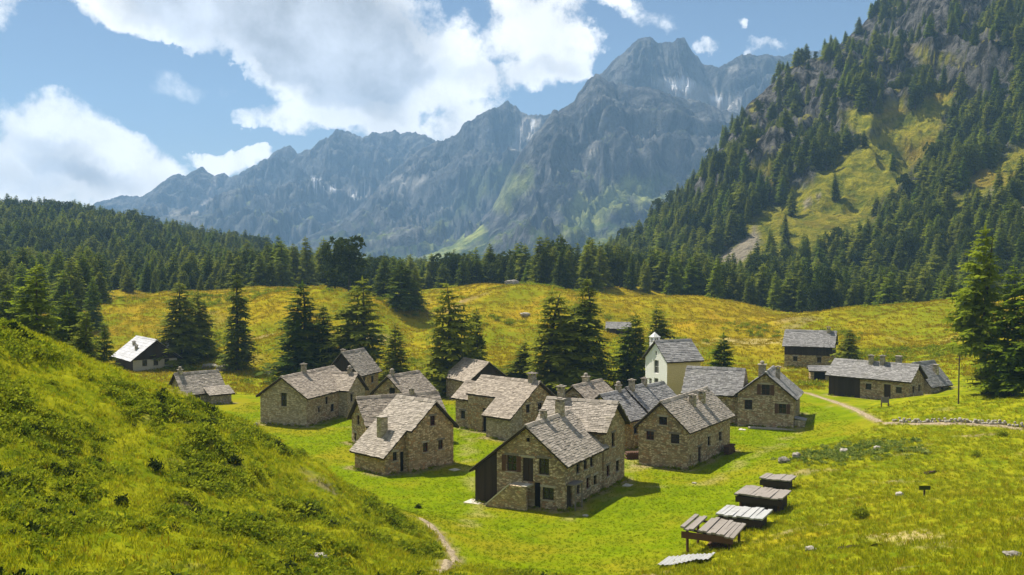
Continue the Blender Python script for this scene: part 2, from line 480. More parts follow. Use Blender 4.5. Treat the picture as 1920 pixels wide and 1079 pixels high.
material('dock_leaf', leaf_fn((.110, .170, .020), (.28, .32, .07), .4, 1.5))
material('bark', wood_fn((.045, .034, .026), (.105, .085, .068)))
# ------------------------------------------------------------------ ground: thin-plate surface through surveyed points
CTRL = []
def cpx(u, v, Y): CTRL.append(PT(u, v, Y))
for q in [(0, 1079, 30), (300, 1079, 33), (600, 1079, 40), (800, 1079, 50), (960, 1079, 58), (1200, 1079, 58), (1500, 1079, 48), (1920, 1079, 38),
          (0, 618, 72), (150, 680, 74), (300, 740, 75), (400, 775, 74), (480, 805, 73), (600, 890, 71), (680, 935, 69), (760, 978, 67), (830, 1012, 66),
          (0, 850, 48), (150, 850, 52), (300, 900, 52), (450, 950, 52), (600, 985, 54), (720, 1030, 56),
          (1920, 800, 105), (1680, 790, 118), (1630, 772, 126), (1920, 900, 80), (1700, 950, 70), (1500, 1000, 66), (1500, 880, 95), (1600, 830, 105), (1920, 740, 125),
          (1750, 740, 135), (2100, 740, 110),
          (480, 548, 300), (600, 545, 300), (700, 558, 290), (800, 590, 265), (900, 545, 310), (1000, 556, 290), (1080, 566, 285), (1150, 556, 320), (1300, 560, 330),
          (1400, 582, 320), (1500, 602, 300), (1650, 607, 290), (1800, 603, 280), (1950, 600, 280), (250, 576, 290), (190, 602, 250), (60, 600, 260),
          (800, 596, 300), (1500, 598, 335), (1650, 602, 325), (1800, 600, 315), (540, 620, 232), (900, 622, 235), (1150, 622, 240), (1350, 650, 210), (1600, 640, 212), (480, 660, 205), (700, 640, 225), (800, 640, 225), (1750, 650, 205)]:
    cpx(*q)
CTRL += [(0, 0, 20.2), (0, 12, 17.2), (0, 25, 12.6), (0, 42, 7.0), (-9, 20, 14.6), (9, 20, 14.4), (-16, 10, 18.0), (16, 12, 17.2), (-40, 20, 18.5), (40, 25, 14.5), (-30, -25, 22), (30, -25, 22),
         (-60, 70, 21), (-60, 45, 20), (-95, 80, 24),
         (-52, 100, 6.5), (-40, 98, 4.5), (-30, 95, 2.6), (-22, 92, 1.2), (-12, 84, .8), (-70, 115, 7), (-90, 150, 7), (-110, 120, 14),
         (-30, 125, 0), (-18, 112, 0), (-12, 98, 0), (-12, 104, 0), (0, 88, 0), (4, 80, .1), (5, 72, .6), (0, 102, 0), (0, 122, 0), (14, 100, 0), (25, 112, 0), (31, 125, 0), (20, 142, 0), (0, 142, 0),
         (-25, 145, 0), (-45, 148, 0), (-60, 170, 0), (-70, 190, 0), (-45, 185, .2), (-15, 175, 0), (10, 175, .2), (35, 165, .4), (50, 146, 1), (56, 143, 1), (60, 160, 1.2), (55, 187, 1), (18, 88, .6), (22, 95, .4), (34, 110, .5), (36, 122, .1),
         (12, 66, 2.1), (16, 72, 1.9), (20, 80, 1.5), (80, 150, 4), (95, 120, 6), (90, 200, 4.5), (130, 160, 9), (-130, 200, 8), (-150, 300, 10), (150, 300, 10), (-100, 230, 4), (120, 240, 8)]
for xx, za in ((-240, 6), (-120, 7), (-60, 8), (-26, 3.5), (0, 8), (50, 8), (90, 5), (130, 2), (240, 2)):
    CTRL += [(xx, 395, za), (xx, 440, min(za, 5))]
CTRL = np.array(CTRL)
_cx = CTRL[:, :2] / 100.0
def _tps(d2):
    return np.where(d2 > 1e-12, d2 * np.log(d2 + 1e-20), 0.0)
def _fit():
    n = len(_cx)
    K = _tps(((_cx[:, None] - _cx[None]) ** 2).sum(-1)) + np.eye(n) * 2e-4
    P = np.c_[np.ones(n), _cx]
    A = np.block([[K, P], [P.T, np.zeros((3, 3))]])
    return np.linalg.solve(A, np.r_[CTRL[:, 2], 0, 0, 0])
_tw = _fit()
def smooth_height(x, y):
    x = np.asarray(x, float); y = np.asarray(y, float)
    sh = x.shape; x = x.ravel(); y = y.ravel()
    out = np.empty(len(x))
    for k in range(0, len(x), 20000):
        q = np.c_[np.clip(x[k:k + 20000], -260, 260), np.clip(y[k:k + 20000], -30, 445)] / 100.0
        d2 = ((q[:, None] - _cx[None]) ** 2).sum(-1)
        out[k:k + 20000] = _tps(d2) @ _tw[:-3] + _tw[-3] + q @ _tw[-2:]
    far = np.maximum(sstep(y, 395, 440), sstep(np.abs(x), 170, 250))
    out = out * (1 - far) + far * np.where(y < 0, 20.0, 4.5)
    far2 = sstep(np.hypot(x, y), 600, 2500)
    out = out * (1 - far2) - 8 * far2
    return out.reshape(sh)
def in_poly(x, y, poly):
    x = np.asarray(x, float); y = np.asarray(y, float)
    c = np.zeros(x.shape, bool); n = len(poly)
    for i in range(n):
        x1, y1 = poly[i]; x2, y2 = poly[(i + 1) % n]
        cond = (y1 > y) != (y2 > y)
        with np.errstate(divide='ignore', invalid='ignore'):
            c ^= cond & (x < (x2 - x1) * (y - y1) / (y2 - y1 + 1e-12) + x1)
    return c
def seg_dist(x, y, pts):
    d = np.full(np.shape(x), 1e9)
    for (ax, ay), (bx, by) in zip(pts[:-1], pts[1:]):
        vx, vy = bx - ax, by - ay
        t = np.clip(((x - ax) * vx + (y - ay) * vy) / (vx * vx + vy * vy), 0, 1)
        d = np.minimum(d, np.hypot(x - ax - t * vx, y - ay - t * vy))
    return d
def poly_soft(x, y, poly, w):
    d = seg_dist(x, y, list(poly) + [poly[0]])
    return sstep(np.where(in_poly(x, y, poly), d, -d), -w, w)
LAWN = [ON(u, v, z)[:2] for u, v, z in [(700, 955, 3), (860, 1000, 3), (880, 1062, 2.8), (1215, 1075, 2.8), (1300, 1000, 2), (1440, 905, 1), (1500, 850, .6), (1640, 792, 2), (1600, 765, 1.5), (1540, 745, 0),
                                        (1300, 735, 0), (900, 738, 0), (780, 742, 0), (700, 738, 0), (400, 742, 0), (400, 770, 0), (480, 800, 0), (520, 838, 0), (640, 905, 1.0)]]
SHADY_LAWN = [ON(u, v, 0)[:2] for u, v in [(400, 735), (490, 735), (490, 780), (400, 775)]]
def zones(x, y):
    wob = fbm(x * .12, y * .12, 3) * 2.5
    lawn = poly_soft(x + wob * .6, y + wob, LAWN, 2.2)
    gold = sstep(y + wob * 3 + fbm(x * .02, y * .02, 3) * 14, 172, 215) * (1 - .35 * sstep(fbm(x * .03 + 9, y * .03, 3), .0, .5))
    gold = np.maximum(gold, .55 * sstep(fbm(x * .10 + 3, y * .10 + 8, 4), .15, .6) * (1 - lawn) * sstep(x, 5, 18) * sstep(y, 110, 60))
    return lawn, gold
KNOLLS = [(600, 256, 5.2, 20, 17), (690, 232, -1.8, 10, 12), (900, 238, 2.4, 9, 9), (1330, 246, 2.2, 12, 8), (1560, 222, 1.8, 10, 8), (800, 252, -2.8, 12, 36), (960, 282, 3.2, 20, 20), (1300, 288, 3.0, 34, 20), (1190, 238, -2.2, 18, 16), (240, 262, 4.2, 14, 18), (1680, 258, 3.6, 42, 17),
          (400, 236, -3.0, 10, 26), (1450, 235, -1.6, 26, 14), (520, 205, 1.6, 9, 12), (1040, 235, 1.8, 16, 10)]
def height(x, y):
    x = np.asarray(x, float); y = np.asarray(y, float)
    z = smooth_height(x, y)
    lawn, gold = zones(x, y)
    near = sstep(y, 150, 110) * (1 - lawn)
    hill = near * sstep(x, 8, -4)
    z = z + near * (fbm(x * .16, y * .16, 3) * .22 + fbm(x * .55 + 4, y * .55, 3) * .10)
    z = z + hill * (fbm(x * .10 + 2, y * .10, 3) * .75 + fbm(x * .38, y * .38 + 7, 4) * .30)
    mid = sstep(y, 165, 215) * sstep(y, 460, 400)
    for ku, kY, kd, kx, ky in KNOLLS:
        z = z + kd * np.exp(-((x - (ku - 960) / FPX * kY) / kx) ** 2 - ((y - kY) / ky) ** 2)
    z = z + mid * (fbm(x * .022 + 5, y * .03, 4) * 2.6 + fbm(x * .10, y * .10, 3) * .35)
    return z
def H(x, y):
    return float(height(np.array([x]), np.array([y]))[0])

PATHS = [  # ground tracks: (points in x-y, half width)
    ([ON(u, v, z)[:2] for u, v, z in [(815, 1079, 5.8), (838, 1056, 5.0), (856, 1030, 4.2), (842, 1004, 3.6), (815, 980, 3.2), (790, 966, 2.8)]], .42),
    ([ON(u, v, z)[:2] for u, v, z in [(1650, 786, 2.3), (1620, 776, 2.0), (1590, 768, 1.5), (1560, 756, .9), (1515, 743, .2), (1480, 741, 0)]], .55),
    ([ON(u, v, z)[:2] for u, v, z in [(1660, 787, 2.4), (1740, 794, 2.7), (1830, 799, 3.2), (1930, 803, 4.0)]], .7),
]
def steps(*segs):
    out = [segs[0][0]]
    for a, b, st in segs:
        n = max(1, int(round((b - a) / st)))
        out += list(np.linspace(a, b, n + 1)[1:])
    return np.array(out)
gx = steps((-30000, -4000, 5200), (-4000, -600, 500), (-600, -260, 50), (-260, -130, 6), (-130, -60, 1.6), (-60, 60, .55), (60, 130, 1.6), (130, 260, 6), (260, 600, 50), (600, 4000, 500), (4000, 30000, 5200))
gy = steps((-20000, -1500, 4000), (-1500, -60, 140), (-60, 20, 4), (20, 28, 1.0), (28, 130, .5), (130, 200, 1.0), (200, 345, 2.0), (345, 460, 5), (460, 900, 40), (900, 5000, 400), (5000, 40000, 5000))
GX, GY = np.meshgrid(gx, gy)
GZ = height(GX, GY)
g_me = grid_mesh('ground', GX, GY, GZ)
g_lawn, g_gold = zones(GX, GY)
g_pale = np.zeros(GX.shape)
for u, v, z, ru, rv in [(1420, 642, 3, 12, 9), (1270, 625, 5, 7, 12), (1310, 622, 5, 3, 10), (1080, 600, 6, 4, 6), (1710, 1010, 5.5, 2.2, 3.0), (1660, 1003, 5.2, 1.4, 1.2)]:
    cx_, cy_, _ = ON(u, v, z)
    g_pale = np.maximum(g_pale, .85 * sstep(1.4 - np.hypot((GX - cx_) / ru, (GY - cy_) / rv) + fbm(GX * .3, GY * .3, 3) * .45, .2, 1.0))
g_dirt = np.zeros(GX.shape)
for pts, hw in PATHS:
    g_dirt = np.maximum(g_dirt, sstep(seg_dist(GX, GY, pts) + fbm(GX * .8, GY * .8, 2) * .25, hw * 1.5, hw * .4) * .8)
dirtn = fbm(GX * .20 + 31, GY * .20, 4)
g_dirt = np.maximum(g_dirt, sstep(dirtn, .55, .9) * .6 * (1 - g_lawn) * sstep(GY, 135, 100))
TRACKS = [[(870, 985, 1.2), (905, 945, .1), (880, 880, 0), (878, 820, 0), (830, 800, 0), (700, 800, 0), (600, 800, 0)], [(1075, 975, 0), (1180, 915, 0), (1186, 860, 0)], [(1180, 915, 0), (1330, 905, .3), (1420, 850, .3), (1520, 790, .3), (1580, 765, 1)]]
for tr in TRACKS:
    tp = [ON(u_, v_, z_)[:2] for u_, v_, z_ in tr]
    g_pale = np.maximum(g_pale, .42 * sstep(seg_dist(GX + fbm(GX * .2, GY * .2, 2) * 1.2, GY, tp), 1.1, .15) * sstep(fbm(GX * .35, GY * .35 + 5, 3), -.5, .35))
g_dirt = np.maximum(g_dirt, sstep(fbm(GX * .035 + 11, GY * .05, 4), .62, .95) * .7 * sstep(GY, 180, 220))
set_attr(g_me, 'lawn', g_lawn); set_attr(g_me, 'gold', g_gold); set_attr(g_me, 'pale', g_pale); set_attr(g_me, 'dirt', g_dirt)
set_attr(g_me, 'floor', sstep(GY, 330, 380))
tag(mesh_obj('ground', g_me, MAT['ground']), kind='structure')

for pts, hw in PATHS:                                  # beaten earth laid over the turf
    P = [np.array(p) for p in pts]
    fine = []
    for a, b in zip(P[:-1], P[1:]):
        fine += [a + (b - a) * t for t in np.linspace(0, 1, 12, endpoint=False)]
    fine.append(P[-1])
    fine = np.array(fine)
    for _ in range(6):
        fine[1:-1] = (fine[:-2] + 2 * fine[1:-1] + fine[2:]) / 4
    d = np.gradient(fine, axis=0); d /= np.linalg.norm(d, axis=1)[:, None]
    nrm = np.c_[-d[:, 1], d[:, 0]]
    k = np.arange(len(fine))
    hwl = hw * (.85 + .35 * fbm(k * .21, k * 0 + .3, 3)); hwr = hw * (.85 + .35 * fbm(k * .23, k * 0 + 7.7, 3))
    T = np.linspace(-1, 1, 7)
    PXY = fine[:, None, :] + nrm[:, None, :] * np.where(T[None] < 0, T[None] * hwl[:, None], T[None] * hwr[:, None])[..., None]
    # lie on the ground mesh, sinking at the edges
    PZ = height(PXY[..., 0], PXY[..., 1]) + .05 - .09 * np.abs(T[None]) ** 3
    tag(mesh_obj('path', grid_mesh('path', PXY[..., 0], PXY[..., 1], PZ), MAT['path']), kind='structure')

# ------------------------------------------------------------------ left wooded hill and right mountain slope: az = x / y
def interp_px(tab, az):
    t = np.array(tab, float)
    a = (t[:, 0] - 960) / FPX
    return np.interp(az, a, t[:, 1])
HILL_SKY = [(-600, 380), (-200, 385), (0, 402), (120, 408), (220, 420), (330, 449), (450, 470), (520, 492), (600, 507), (700, 520), (800, 530), (900, 540)]
def hill_z(x, y):
    az = x / y
    v = interp_px(HILL_SKY, az)
    ztop = CAM_Z - (v - 480) / FPX * 800
    t = (y - 350) / 450
    z = 1.0 + (ztop - 1.0) * np.where(t < 1, sstep(t, -.08, 1.0) * .45 + np.clip(t, 0, 1) * .55, 1 - .35 * (t - 1))
    return z + (fbm(x * .008, y * .008, 4) * 5 - 2.0) * sstep(t, 0, .3) * (1 - .6 * sstep(t, .8, 1))
hy = np.linspace(335, 1250, 150); ha = np.linspace(-.95, -.06, 130)
HA, HY = np.meshgrid(ha, hy)
hm = grid_mesh('forested_hill', HA * HY, HY, hill_z(HA * HY, HY))
for nm in ('lawn', 'gold', 'pale', 'dirt'):
    set_attr(hm, nm, np.zeros(HA.size))
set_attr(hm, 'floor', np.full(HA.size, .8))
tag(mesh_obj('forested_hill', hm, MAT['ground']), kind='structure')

SPUR_SKY = [(900, 560), (1000, 535), (1080, 518), (1130, 492), (1200, 444), (1290, 368), (1350, 272), (1400, 190), (1460, 138), (1530, 108), (1560, 88), (1600, 58), (1660, 14), (1750, -60), (1920, -170), (2200, -300), (2600, -420)]
def spur_raw(x, y):
    az = x / y
    u = az * FPX + 960
    v = interp_px(SPUR_SKY, az)
    yt = np.interp(u, [900, 1130, 1400, 1660, 2000, 2600], [640, 720, 800, 930, 1050, 1100])
    yb = np.interp(u, [900, 1130, 1400, 1700, 1900, 2600], [500, 450, 420, 390, 330, 260])
    ztop = CAM_Z - (v - 480) / FPX * yt
    t = (y - yb) / (yt - yb)
    pr = np.where(t < 1, .62 * np.clip(t, 0, 1) + .38 * sstep(t, .15, .95), 1 - .25 * (t - 1))
    return 1.0 + (ztop - 1) * pr, t, u
def spur_z(x, y):
    z, t, u = spur_raw(x, y)
    amp = sstep(t, .05, .4) * (1 - .85 * sstep(t, .82, 1.0)) * np.clip((z - 5) / 60, 0, 1)
    r = ridged(x * .0085 + 2, y * .0055 + z * .002, 5, .52)
    g = fbm(x * .03, y * .03, 4)
    cl = ridged(x * .022 + 7, y * .012, 4, .55)
    z = z - amp * np.maximum(1.15 - r, -.1) * 26 + amp * g * 5 - amp * np.maximum(1.1 - cl, -.1) * 9 * sstep(t, .35, .6)
    # a stepped look where the rock crops out
    stp = 15.0
    fr = z / stp - np.floor(z / stp)
    z = z + amp * sstep(t, .4, .65) * (sstep(fr, .15, .85) - fr) * stp * .8
    z = z + amp * sstep(t, .3, .55) * (fbm(x * .11, y * .08, 4) * 3.2 + (ridged(x * .07, y * .05 + 3, 3) - .9) * 3.0)
    return z + (1 - amp) * g * .8
sa = np.concatenate([np.linspace(-.03, .12, 30, endpoint=False), np.linspace(.12, .62, 300), np.linspace(.625, 1.0, 40)])
sy = np.linspace(255, 1250, 300)
SA, SY = np.meshgrid(sa, sy)
SX = SA * SY
SZ = spur_z(SX, SY)
_, ST, SU = spur_raw(SX, SY)
_, SV = to_px(SX, SY, SZ)
def uv_soft(u, v, poly, w, rough=10.0):
    nx = fbm(u * .03, v * .03, 4) * rough
    return poly_soft(u + nx, v + nx * .7, poly, w)
dzx = np.gradient(SZ, axis=1) / np.maximum(np.gradient(SX, axis=1), .1)
dzy = np.gradient(SZ, axis=0) / np.gradient(SY, axis=0)
STEEP = np.hypot(dzx, dzy)
SWATH = [(1330, 505), (1400, 425), (1490, 355), (1590, 285), (1690, 215), (1770, 160), (1785, 190), (1750, 265), (1695, 340), (1630, 405), (1580, 485), (1440, 525), (1370, 525)]
MEADOW = [(1775, 440), (1785, 375), (1850, 315), (1960, 250), (2200, 190), (2200, 510), (1900, 510), (1800, 470)]
LEDGE1 = [(1400, 320), (1440, 295), (1460, 300), (1450, 330)]
LEDGE2 = [(1700, 80), (1760, 95), (1810, 105), (1770, 120), (1715, 105)]
LEDGE3 = [(1570, 200), (1640, 210), (1700, 180), (1690, 215), (1620, 260), (1590, 240)]
s_turf = np.zeros(SX.shape)
for pl in (SWATH, MEADOW, LEDGE1, LEDGE2, LEDGE3):
    s_turf = np.maximum(s_turf, uv_soft(SU, SV, pl, 8.0))
OPEN = s_turf.copy()
s_turf = np.maximum(s_turf, sstep(STEEP + fbm(SX * .02, SY * .02, 3) * .25, .75, .45) * .85)
s_scree = uv_soft(SU, SV, [(1330, 505), (1400, 440), (1425, 430), (1420, 465), (1365, 500)], 6.0) * .9
s_scree = np.maximum(s_scree, uv_soft(SU, SV, [(1500, 375), (1535, 360), (1535, 375), (1505, 392)], 4.0) * .7)
s_scree = np.maximum(s_scree, uv_soft(SU, SV, [(1850, 370), (1930, 345), (1930, 450), (1880, 440)], 10.0, 25.) * .55)
CLIFFS = [[(1480, 130), (1530, 110), (1590, 150), (1570, 250), (1500, 200)], [(1680, -40), (1840, -40), (1830, 80), (1790, 110), (1700, 90)], [(1560, 30), (1640, 40), (1640, 110), (1580, 110)], [(1410, 170), (1470, 150), (1480, 230), (1420, 240)],
          [(1640, 130), (1720, 120), (1720, 160), (1650, 170)]]
s_cliff = np.zeros(SX.shape)
for pl in CLIFFS:
    s_cliff = np.maximum(s_cliff, uv_soft(SU, SV, pl, 10.0, 22.0))
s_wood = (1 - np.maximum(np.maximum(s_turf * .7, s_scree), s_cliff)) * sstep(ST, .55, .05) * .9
sm = grid_mesh('mountain_slope', SX, SY, SZ)
set_attr(sm, 'turf', s_turf * (1 - s_cliff)); set_attr(sm, 'scree', s_scree); set_attr(sm, 'wood', s_wood)
tag(mesh_obj('mountain_slope', sm, MAT['slope']), kind='structure')

# ------------------------------------------------------------------ far mountains
def mountain(name, ridge, Yr, depth, base=0.0, jag=1.0, amp=.30, cols=520, rows=150, masks=None, seed=0.0, wood=0.0, turf=.3, prof=1.0):
    rd = np.array(ridge, float)
    u = np.linspace(rd[0, 0], rd[-1, 0], cols)
    v = np.interp(u, rd[:, 0], rd[:, 1])
    v = v - jag * (fbm(u * .07 + seed, u * 0 + seed, 5, .62) * 3.6)
    a = (u - 960) / FPX
    Yl = Yr + fbm(u * .006 + seed, u * 0, 3) * Yr * .03
    ztop = CAM_Z - (v - 480) / FPX * Yl
    x = a * Yl
    tf = np.linspace(0, 1, rows) ** 1.25
    tb = -np.linspace(.35, .02, 10)
    T = np.concatenate([tb, tf])
    TT, _ = np.meshgrid(T, u, indexing='ij')
    Yg = Yl[None] - np.abs(TT) * np.sign(TT) * depth
    Xg = np.repeat(x[None], len(T), 0)
    hp = np.where(TT >= 0, (1 - np.clip(TT, 0, 1)) ** prof, 1 - 1.2 * np.abs(TT))
    hh = (ztop - base)[None]
    env = base + hh * hp
    k = 1.0 / 420.0
    wx = Xg + .45 * (Yg - Yr) + fbm(Xg * .0024, Yg * .0024 + seed, 4) * 210
    r = np.clip(ridged(wx * k * .85 + seed, Yg * k * .62 + seed, 6, .52) / 1.55, 0, 1)
    r2 = ridged((wx - .8 * (Yg - Yr)) * k * 3.6 + seed, Yg * k * 2.7, 5, .55)
    r2 = np.clip(r2 / 1.5, 0, 1)
    t1 = np.clip(TT, 0, 1)
    w = sstep(t1, 0, .22) * sstep(t1, 1.0, .75)
    Z = env - hh * amp * 1.25 * w * (1 - r) - hh * .13 * sstep(t1, 0.0, .10) * (1 - r2) * sstep(t1, 1.0, .8)
    Z = Z + np.minimum(fbm(Xg * .012 + seed, Yg * .012, 4) * .018, .30 * t1) * hh * sstep(t1, 0, .10)
    Z = np.maximum(Z, -20)
    me = grid_mesh(name, Xg, Yg, Z)
    U, V = to_px(Xg, Yg, Z)
    sl = np.hypot(np.gradient(Z, axis=1) / np.maximum(np.gradient(Xg, axis=1), .5), np.gradient(Z, axis=0) / np.minimum(np.gradient(Yg, axis=0), -.5))
    nz = fbm(Xg * .006 + 3, Yg * .006 + seed, 4)
    hrel = (Z - base) / np.maximum(hh, 1)
    at = {'turf': sstep(1.05 - sl * .6 - hrel * 1.0 + nz * .35 + turf, .15, .6) * .9, 'scree': np.zeros(U.shape), 'snow': np.zeros(U.shape), 'wood': np.zeros(U.shape), 'lush': np.zeros(U.shape)}
    at['wood'] = sstep(wood - hrel + nz * .10, 0.0, .12) * sstep(fbm(Xg * .009, Yg * .009, 4), -.45, .15) if wood else at['wood']
    for kind, poly, soft, rough, val in (masks or []):
        m = uv_soft(U, V, poly, soft, rough) * val
        at[kind] = np.maximum(at[kind], m)
        if kind in ('turf', 'lush'): at['wood'] = at['wood'] * (1 - m)
        if kind == 'rock':
            at['turf'] = at['turf'] * (1 - m)
    for kk in ('turf', 'scree', 'snow', 'wood', 'lush'):
        set_attr(me, kk, at[kk])
    return tag(mesh_obj(name, me, MAT['mountain']), kind='structure')
RIDGE_A = [(120, 420), (180, 385), (227, 368), (273, 368), (320, 334), (340, 326), (350, 333), (379, 315), (404, 329), (421, 325), (433, 332), (451, 327), (466, 316), (492, 310), (510, 294), (521, 283), (546, 274),
           (559, 288), (568, 287), (596, 274), (601, 265), (619, 256), (634, 245), (656, 248), (681, 259), (703, 250), (740, 249), (780, 250), (801, 259), (816, 268), (870, 285), (960, 320)]
mountain('mountain_range', RIDGE_A, 4300, 1700, jag=1.0, amp=.34, seed=1.7, turf=-.1, masks=[
    ('snow', [(582, 332), (590, 334), (605, 348), (630, 354), (630, 359), (600, 352)], 2.5, 3, 1.0), ('snow', [(655, 360), (685, 358), (680, 366), (660, 368)], 2.5, 4, .7),
    ('scree', [(370, 390), (398, 350), (404, 332), (408, 350), (398, 372), (372, 398), (340, 410)], 4, 6, .8), ('scree', [(310, 400), (330, 395), (400, 430), (380, 440)], 6, 8, .5),
    ('scree', [(640, 352), (700, 350), (700, 368), (650, 370)], 5, 8, .4)])
RIDGE_B = [(560, 470), (620, 430), (680, 385), (730, 330), (775, 290), (816, 268), (827, 264), (855, 255), (871, 234), (893, 222), (912, 209), (931, 206), (953, 188), (962, 201), (994, 220), (1029, 218), (1100, 240), (1200, 300)]
mountain('mountain_range', RIDGE_B, 3600, 1300, jag=1.0, amp=.34, seed=5.3, turf=.0, masks=[
    ('scree', [(975, 225), (1010, 222), (1000, 260), (985, 270), (965, 260)], 5, 8, .9), ('scree', [(955, 270), (985, 262), (980, 280), (960, 285)], 5, 8, .6),
    ('snow', [(997, 224), (1002, 224), (1001, 246), (996, 246)], 2, 2, .8),
    ('scree', [(735, 340), (790, 325), (800, 340), (770, 365), (720, 360)], 8, 14, .6), ('turf', [(880, 330), (950, 310), (980, 320), (900, 380), (800, 440)], 12, 14, .7),
    ('scree', [(835, 385), (846, 380), (770, 440), (700, 465), (690, 462), (780, 425)], 5, 8, .5)])
PEAK = [(1060, 260), (1101, 160), (1126, 142), (1148, 117), (1160, 108), (1183, 87), (1200, 74), (1217, 74), (1231, 83), (1259, 83), (1267, 76), (1281, 74), (1288, 87), (1297, 101), (1314, 122), (1328, 126), (1345, 131),
        (1356, 122), (1370, 117), (1389, 105), (1406, 105), (1417, 109), (1431, 106), (1456, 109), (1560, 95), (1700, 70)]
mountain('mountain_peak', PEAK, 3300, 1000, jag=.7, amp=.22, seed=9.1, turf=-.8, masks=[
    ('scree', [(1215, 150), (1260, 150), (1330, 165), (1390, 185), (1400, 215), (1330, 220), (1260, 185)], 8, 14, .75), ('snow', [(1252, 152), (1285, 146), (1306, 156), (1292, 170), (1260, 168)], 5, 6, 1.0),
    ('snow', [(1330, 178), (1358, 184), (1352, 194), (1334, 190)], 4, 4, 1.0), ('scree', [(1365, 128), (1385, 122), (1385, 134), (1365, 138)], 3, 5, .6)])
SHOULDER = [(620, 520), (740, 500), (800, 480), (870, 442), (920, 398), (945, 345), (975, 288), (1006, 250), (1030, 222), (1038, 207), (1047, 212), (1073, 193), (1101, 152), (1115, 140), (1126, 143), (1140, 156), (1180, 163), (1230, 170),
            (1265, 184), (1320, 196), (1350, 208), (1390, 216), (1450, 232), (1560, 250), (1700, 300)]
mountain('mountain_shoulder', SHOULDER, 2700, 1050, jag=.9, amp=.30, cols=560, seed=13.4, turf=.15, wood=.16, prof=.92, masks=[
    ('lush', [(1060, 400), (1130, 350), (1240, 325), (1260, 345), (1180, 390), (1090, 440), (1060, 450)], 16, 24, .75), ('lush', [(785, 485), (850, 450), (900, 415), (912, 432), (860, 475), (800, 492)], 5, 6, 1.0),
    ('lush', [(930, 350), (990, 310), (1010, 330), (950, 390), (900, 410)], 12, 18, .6), ('lush', [(1100, 460), (1180, 430), (1200, 450), (1120, 480)], 10, 18, .6), ('scree', [(1095, 290), (1120, 260), (1128, 268), (1108, 310), (1092, 330)], 4, 8, .5)])
# ------------------------------------------------------------------ conifers (10 m tall, scaled when placed)
def diamonds(base, tip, wid, nrm_hint, rng):
    """leaf-like quads from base to tip"""
    d = tip - base
    s = np.cross(d, nrm_hint); s /= np.linalg.norm(s, axis=1)[:, None] + 1e-9
    mid = base + d * .55
    return np.stack([base, mid + s * wid[:, None], tip, mid - s * wid[:, None]], 1)
def conifer_crown(name, seed, Rm=2.2, start=.07, whorls=26, per=7, droop=.35, up=.12, power=.85, gap=0.0, spray=.34, round_=0.0, lop=.25):
    rng = np.random.default_rng(seed)
    B, T, W, N = [], [], [], []
    ph = rng.uniform(0, 6.28)
    lopa = rng.uniform(0, 6.28)
    for i in range(whorls):
        f = start + (1 - start) * (i + rng.uniform(-.3, .3)) / whorls
        f = min(max(f, start), .985)
        shp = (1 - f) ** power * (1 - round_) + round_ * math.sqrt(max(0, 1 - ((f - .42) / .6) ** 2))
        low = min(1, (f - start) / .10 + .55)
        nper = per if f < .8 else max(4, per - 2)
        for j in range(nper):
            if rng.random() < gap: continue
            a = ph + i * 2.4 + j * 6.283 / nper + rng.normal(0, .22)
            r = Rm * shp * low * rng.uniform(.62, 1.18) * (1 + lop * math.cos(a - lopa)) + .12
            z0 = f * 10 + rng.normal(0, .10)
            ca, sa_ = math.cos(a), math.sin(a)
            dr = droop * rng.uniform(.6, 1.4); upp = up * rng.uniform(.3, 1.8) + f * .35
            def pos(s):
                return np.array([ca * r * s, sa_ * r * s, z0 + r * (upp * s - dr * s * s)])
            ns = 3 + int(r * 2.6)
            for s in np.linspace(.18, 1.0, ns):
                p = pos(s)
                ln = (r * spray * (1.1 - .75 * s) + .16) * rng.uniform(.7, 1.3)
                for sd in (-1, 1):
                    fa = rng.uniform(.45, 1.0)
                    dv = np.array([ca * fa - sd * sa_, sa_ * fa + sd * ca, rng.uniform(-.55, .12)])
                    dv /= np.linalg.norm(dv)
                    B.append(p); T.append(p + dv * ln); W.append(ln * .22); N.append([rng.normal(0, .5), rng.normal(0, .5), 1])
                if rng.random() < .45:                  # hanging twig
                    B.append(p); T.append(p + np.array([ca * .1, sa_ * .1, -ln * .8])); W.append(ln * .2); N.append([ca, sa_, .2])
            B.append(pos(.15)); T.append(pos(1.08)); W.append(.10 + r * .05); N.append([rng.normal(0, .3), rng.normal(0, .3), 1])
    B.append(np.array([0, 0, 9.4])); T.append(np.array([0, 0, 10.25])); W.append(.09); N.append([1, 0, 0])
    return soup(name, diamonds(np.array(B), np.array(T), np.array(W), np.array(N, float), rng), 4)
def pine_crown(name, seed, Rm=3.4, n=620):
    rng = np.random.default_rng(seed)
    B, T, W, N = [], [], [], []
    lobes = [(rng.normal(0, 1.15), rng.normal(0, 1.15), rng.uniform(1.0, 8.7), rng.uniform(1.0, 1.6)) for _ in range(26)]
    for k in range(n):
        lx, ly, lz, lr = lobes[rng.integers(len(lobes))]
        d = rng.normal(size=3); d /= np.linalg.norm(d)
        c = np.array([lx, ly, lz]) + d * lr * rng.uniform(.6, 1.05) * np.array([1, 1, .75])
        q = math.hypot(c[0], c[1])
        lim = Rm * math.sqrt(max(.03, 1 - ((c[2] - 4.9) / 5.1) ** 2))
        if q > lim: c[:2] *= lim / q
        c[2] = max(.7, c[2])
        for _ in range(9):
            e = rng.normal(size=3) + np.array([c[0] * .3, c[1] * .3, .55]); e /= np.linalg.norm(e)
            ln = rng.uniform(.28, .60)
            B.append(c); T.append(c + e * ln); W.append(ln * .24); N.append(rng.normal(size=3))
    return soup(name, diamonds(np.array(B), np.array(T), np.array(W), np.array(N), rng), 4)
